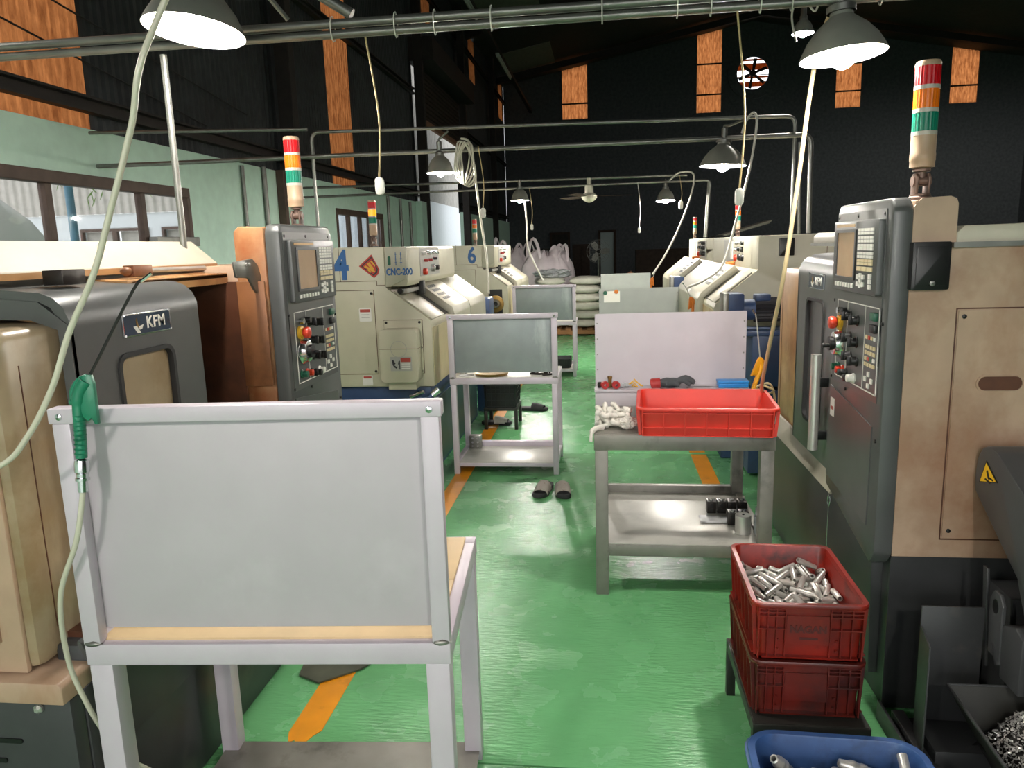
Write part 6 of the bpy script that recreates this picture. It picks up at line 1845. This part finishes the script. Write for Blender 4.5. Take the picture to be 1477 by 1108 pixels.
dr = struct(G().box((-.15, YF - .06, 0), (.42, YF - .001, 2.08), .004).o('door_1', 'far_door', smooth=0))
G().ring(rrect(-.25, .52, 0, 2.18, .002), rrect(-.15, .42, 0.001, 2.08, .002), 'y', YF - .09, YF - .001).o('door_frame', 'clutter2', dr)
dr = struct(G().box((-2.3, YF - .06, 0), (-1.6, YF - .001, 2.05), .004).o('door_2', 'clutter', smooth=0))
G().ring(rrect(-2.4, -1.5, 0, 2.15, .002), rrect(-2.3, -1.6, 0.001, 2.05, .002), 'y', YF - .09, YF - .001).o('door_frame', 'clutter2', dr)
for i, (x0, x1, y, h, m) in enumerate(((-2.6, -1.5, 25, 1.5, 'clutter'), (.9, 2.6, 22, 1.4, 'clutter2'), (2.9, 5.0, 26, 1.7, 'clutter'), (-1.2, -.55, 29, 1.6, 'clutter2'), (5.4, 7.5, 24, 1.6, 'clutter'))):
    nm = ('dark far cabinet behind the bulk bags', 'dark rusty cabinet far right of the aisle', 'wide dark cabinet in the far right shadows', 'narrow dark cabinet near the far doors', 'dark cabinet beyond the farthest right lathe')[i]
    far_box('storage_cabinet', nm, 'cabinet', (x0, y, 0), (x1, y + .6, h), m, [('door', (x0 + .03 + (x1 - x0) / 2 * k, y - .02, .08), (x0 - .03 + (x1 - x0) / 2 * (k + 1), y, h - .06), m) for k in range(2)])
t = thing('pedestal_fan', 'dark pedestal fan standing before the pale far door', 'fan', (-.15, 20, 0))
G().lathe([(.001, .03), (.22, .03), (.24, .0), (.001, 0)], n=24).o('base', 'clutter', t)
G().cyl((0, 0, .03), (0, 0, 1.25), .022, 12).o('pole', 'galv', t)
G().lathe([(.001, 0), (.08, .02), (.09, .12), (.05, .2), (.001, .2)], (0, .2, 1.4), 20, (0, -1, 0)).o('motor', 'clutter', t)
g = G()
for r in (.06, .14, .22, .30):
    g.tube([(r * math.cos(a), -.07 + .05 * r, 1.4 + r * math.sin(a)) for a in [k * 6.2832 / 28 for k in range(29)]], .004, 5)
for k in range(16):
    a = k * 6.2832 / 16
    g.tube([(.05 * math.cos(a), -.075, 1.4 + .05 * math.sin(a)), (.3 * math.cos(a), -.055, 1.4 + .3 * math.sin(a))], .003, 5)
g.o('guard', 'galv', t)
for k in range(3):
    a = 2.094 * k
    g = G()
    p = lambda r, w, yy: (r * math.cos(a) - w * math.sin(a), yy, 1.4 + r * math.sin(a) + w * math.cos(a))
    g.loft([[p(.04, -.03, -.02), p(.04, .03, -.04)], [p(.15, -.08, -.01), p(.15, .08, -.05)], [p(.27, -.05, -.01), p(.27, .07, -.05)]], (False, False), False)
    g.o('blade', 'sticker_g', t)
t = thing('cardboard_sheet', 'brown folded cardboard leaning beyond the far right panel', 'cardboard', (.35, 14.2, 0))
mi = inv(t)
G().prism([(.12, .86), (.50, 1.08), (.53, 1.03), (.15, .80)], 'y', 14.2, 14.5).o('flap', 'card', t, mpi=mi, smooth=0)
G().box((.05, 14.2, 0), (.55, 14.6, .80), .01).o('box_body', 'clutter2', t, mpi=mi)
g = G()
for k in range(9):
    a = k * .7
    g.tube(curve_pts([(.02 + .05 * math.sin(a), 13.4, .05 + .07 * k), (.16 + .05 * math.cos(a), 13.35, .1 + .075 * k), (.1, 13.5, .14 + .07 * k), (.03, 13.4, .12 + .075 * k)], 5), .022, 6)
tag(g.o('hose_heap', 'dark_red'), 'heap of dark red hoses between the sacks and the far right panel', 'hoses')
t = thing('motor_scooter', 'dark parked scooter glimpsed over the right lathes', 'scooter', (2.45, 12.2, 0))
for yy in (-.55, .55):
    G().lathe([(.13, -.05), (.2, -.05), (.22, 0), (.2, .05), (.13, .05), (.13, -.05)], (0, yy, .22), 24, (1, 0, 0)).o('wheel', 'rubber', t)
G().prism([(-.6, .4), (-.55, .75), (.0, .8), (.1, .45), (.35, .42), (.45, 1.1), (.55, 1.1), (.6, .45), (.3, .25), (-.3, .25)], 'x', -.15, .15, .03).o('body', 'dark_red', t)
G().tube(curve_pts([(-.33, .42, 1.14), (-.1, .5, 1.2), (.1, .5, 1.2), (.33, .42, 1.14)], 5), .018, 8).o('handlebar', 'galv', t)
for sx in (-.28, .30):
    G().ico((sx, .5, 1.3), .06, 2, (1.1, .4, .8)).o('mirror', 'galv', t)
G().prism([(-.52, .8), (.02, .84), (.0, .9), (-.5, .88)], 'x', -.13, .13, .02).o('saddle', 'black', t)
tag(G().prism([(1.95, 1.68), (2.6, 1.86), (2.75, 1.90), (2.7, 1.84), (2.0, 1.66)], 'y', 13.0, 13.7).o('roof_sheet_offcut', 'roof_pale', smooth=0), 'pale bent sheet lying above the parked scooter', 'sheet')
t = thing('storage_rack', 'dark steel rack carrying the pale bent sheet behind the scooter', 'rack', (2.4, 13.4, 0))
for x in (-.6, .6):
    for y in (-.35, .35):
        G().box((x - .03, y - .03, 0), (x + .03, y + .03, 1.66), .003).o('post', 'clutter', t, smooth=0)
for z in (.5, 1.1, 1.6):
    G().box((-.63, -.38, z), (.63, .38, z + .04), .003).o('shelf', 'clutter', t, smooth=0)
for o in list(COL.objects):
    if o.type == 'MESH' and not o.data.polygons:
        bpy.data.objects.remove(o)
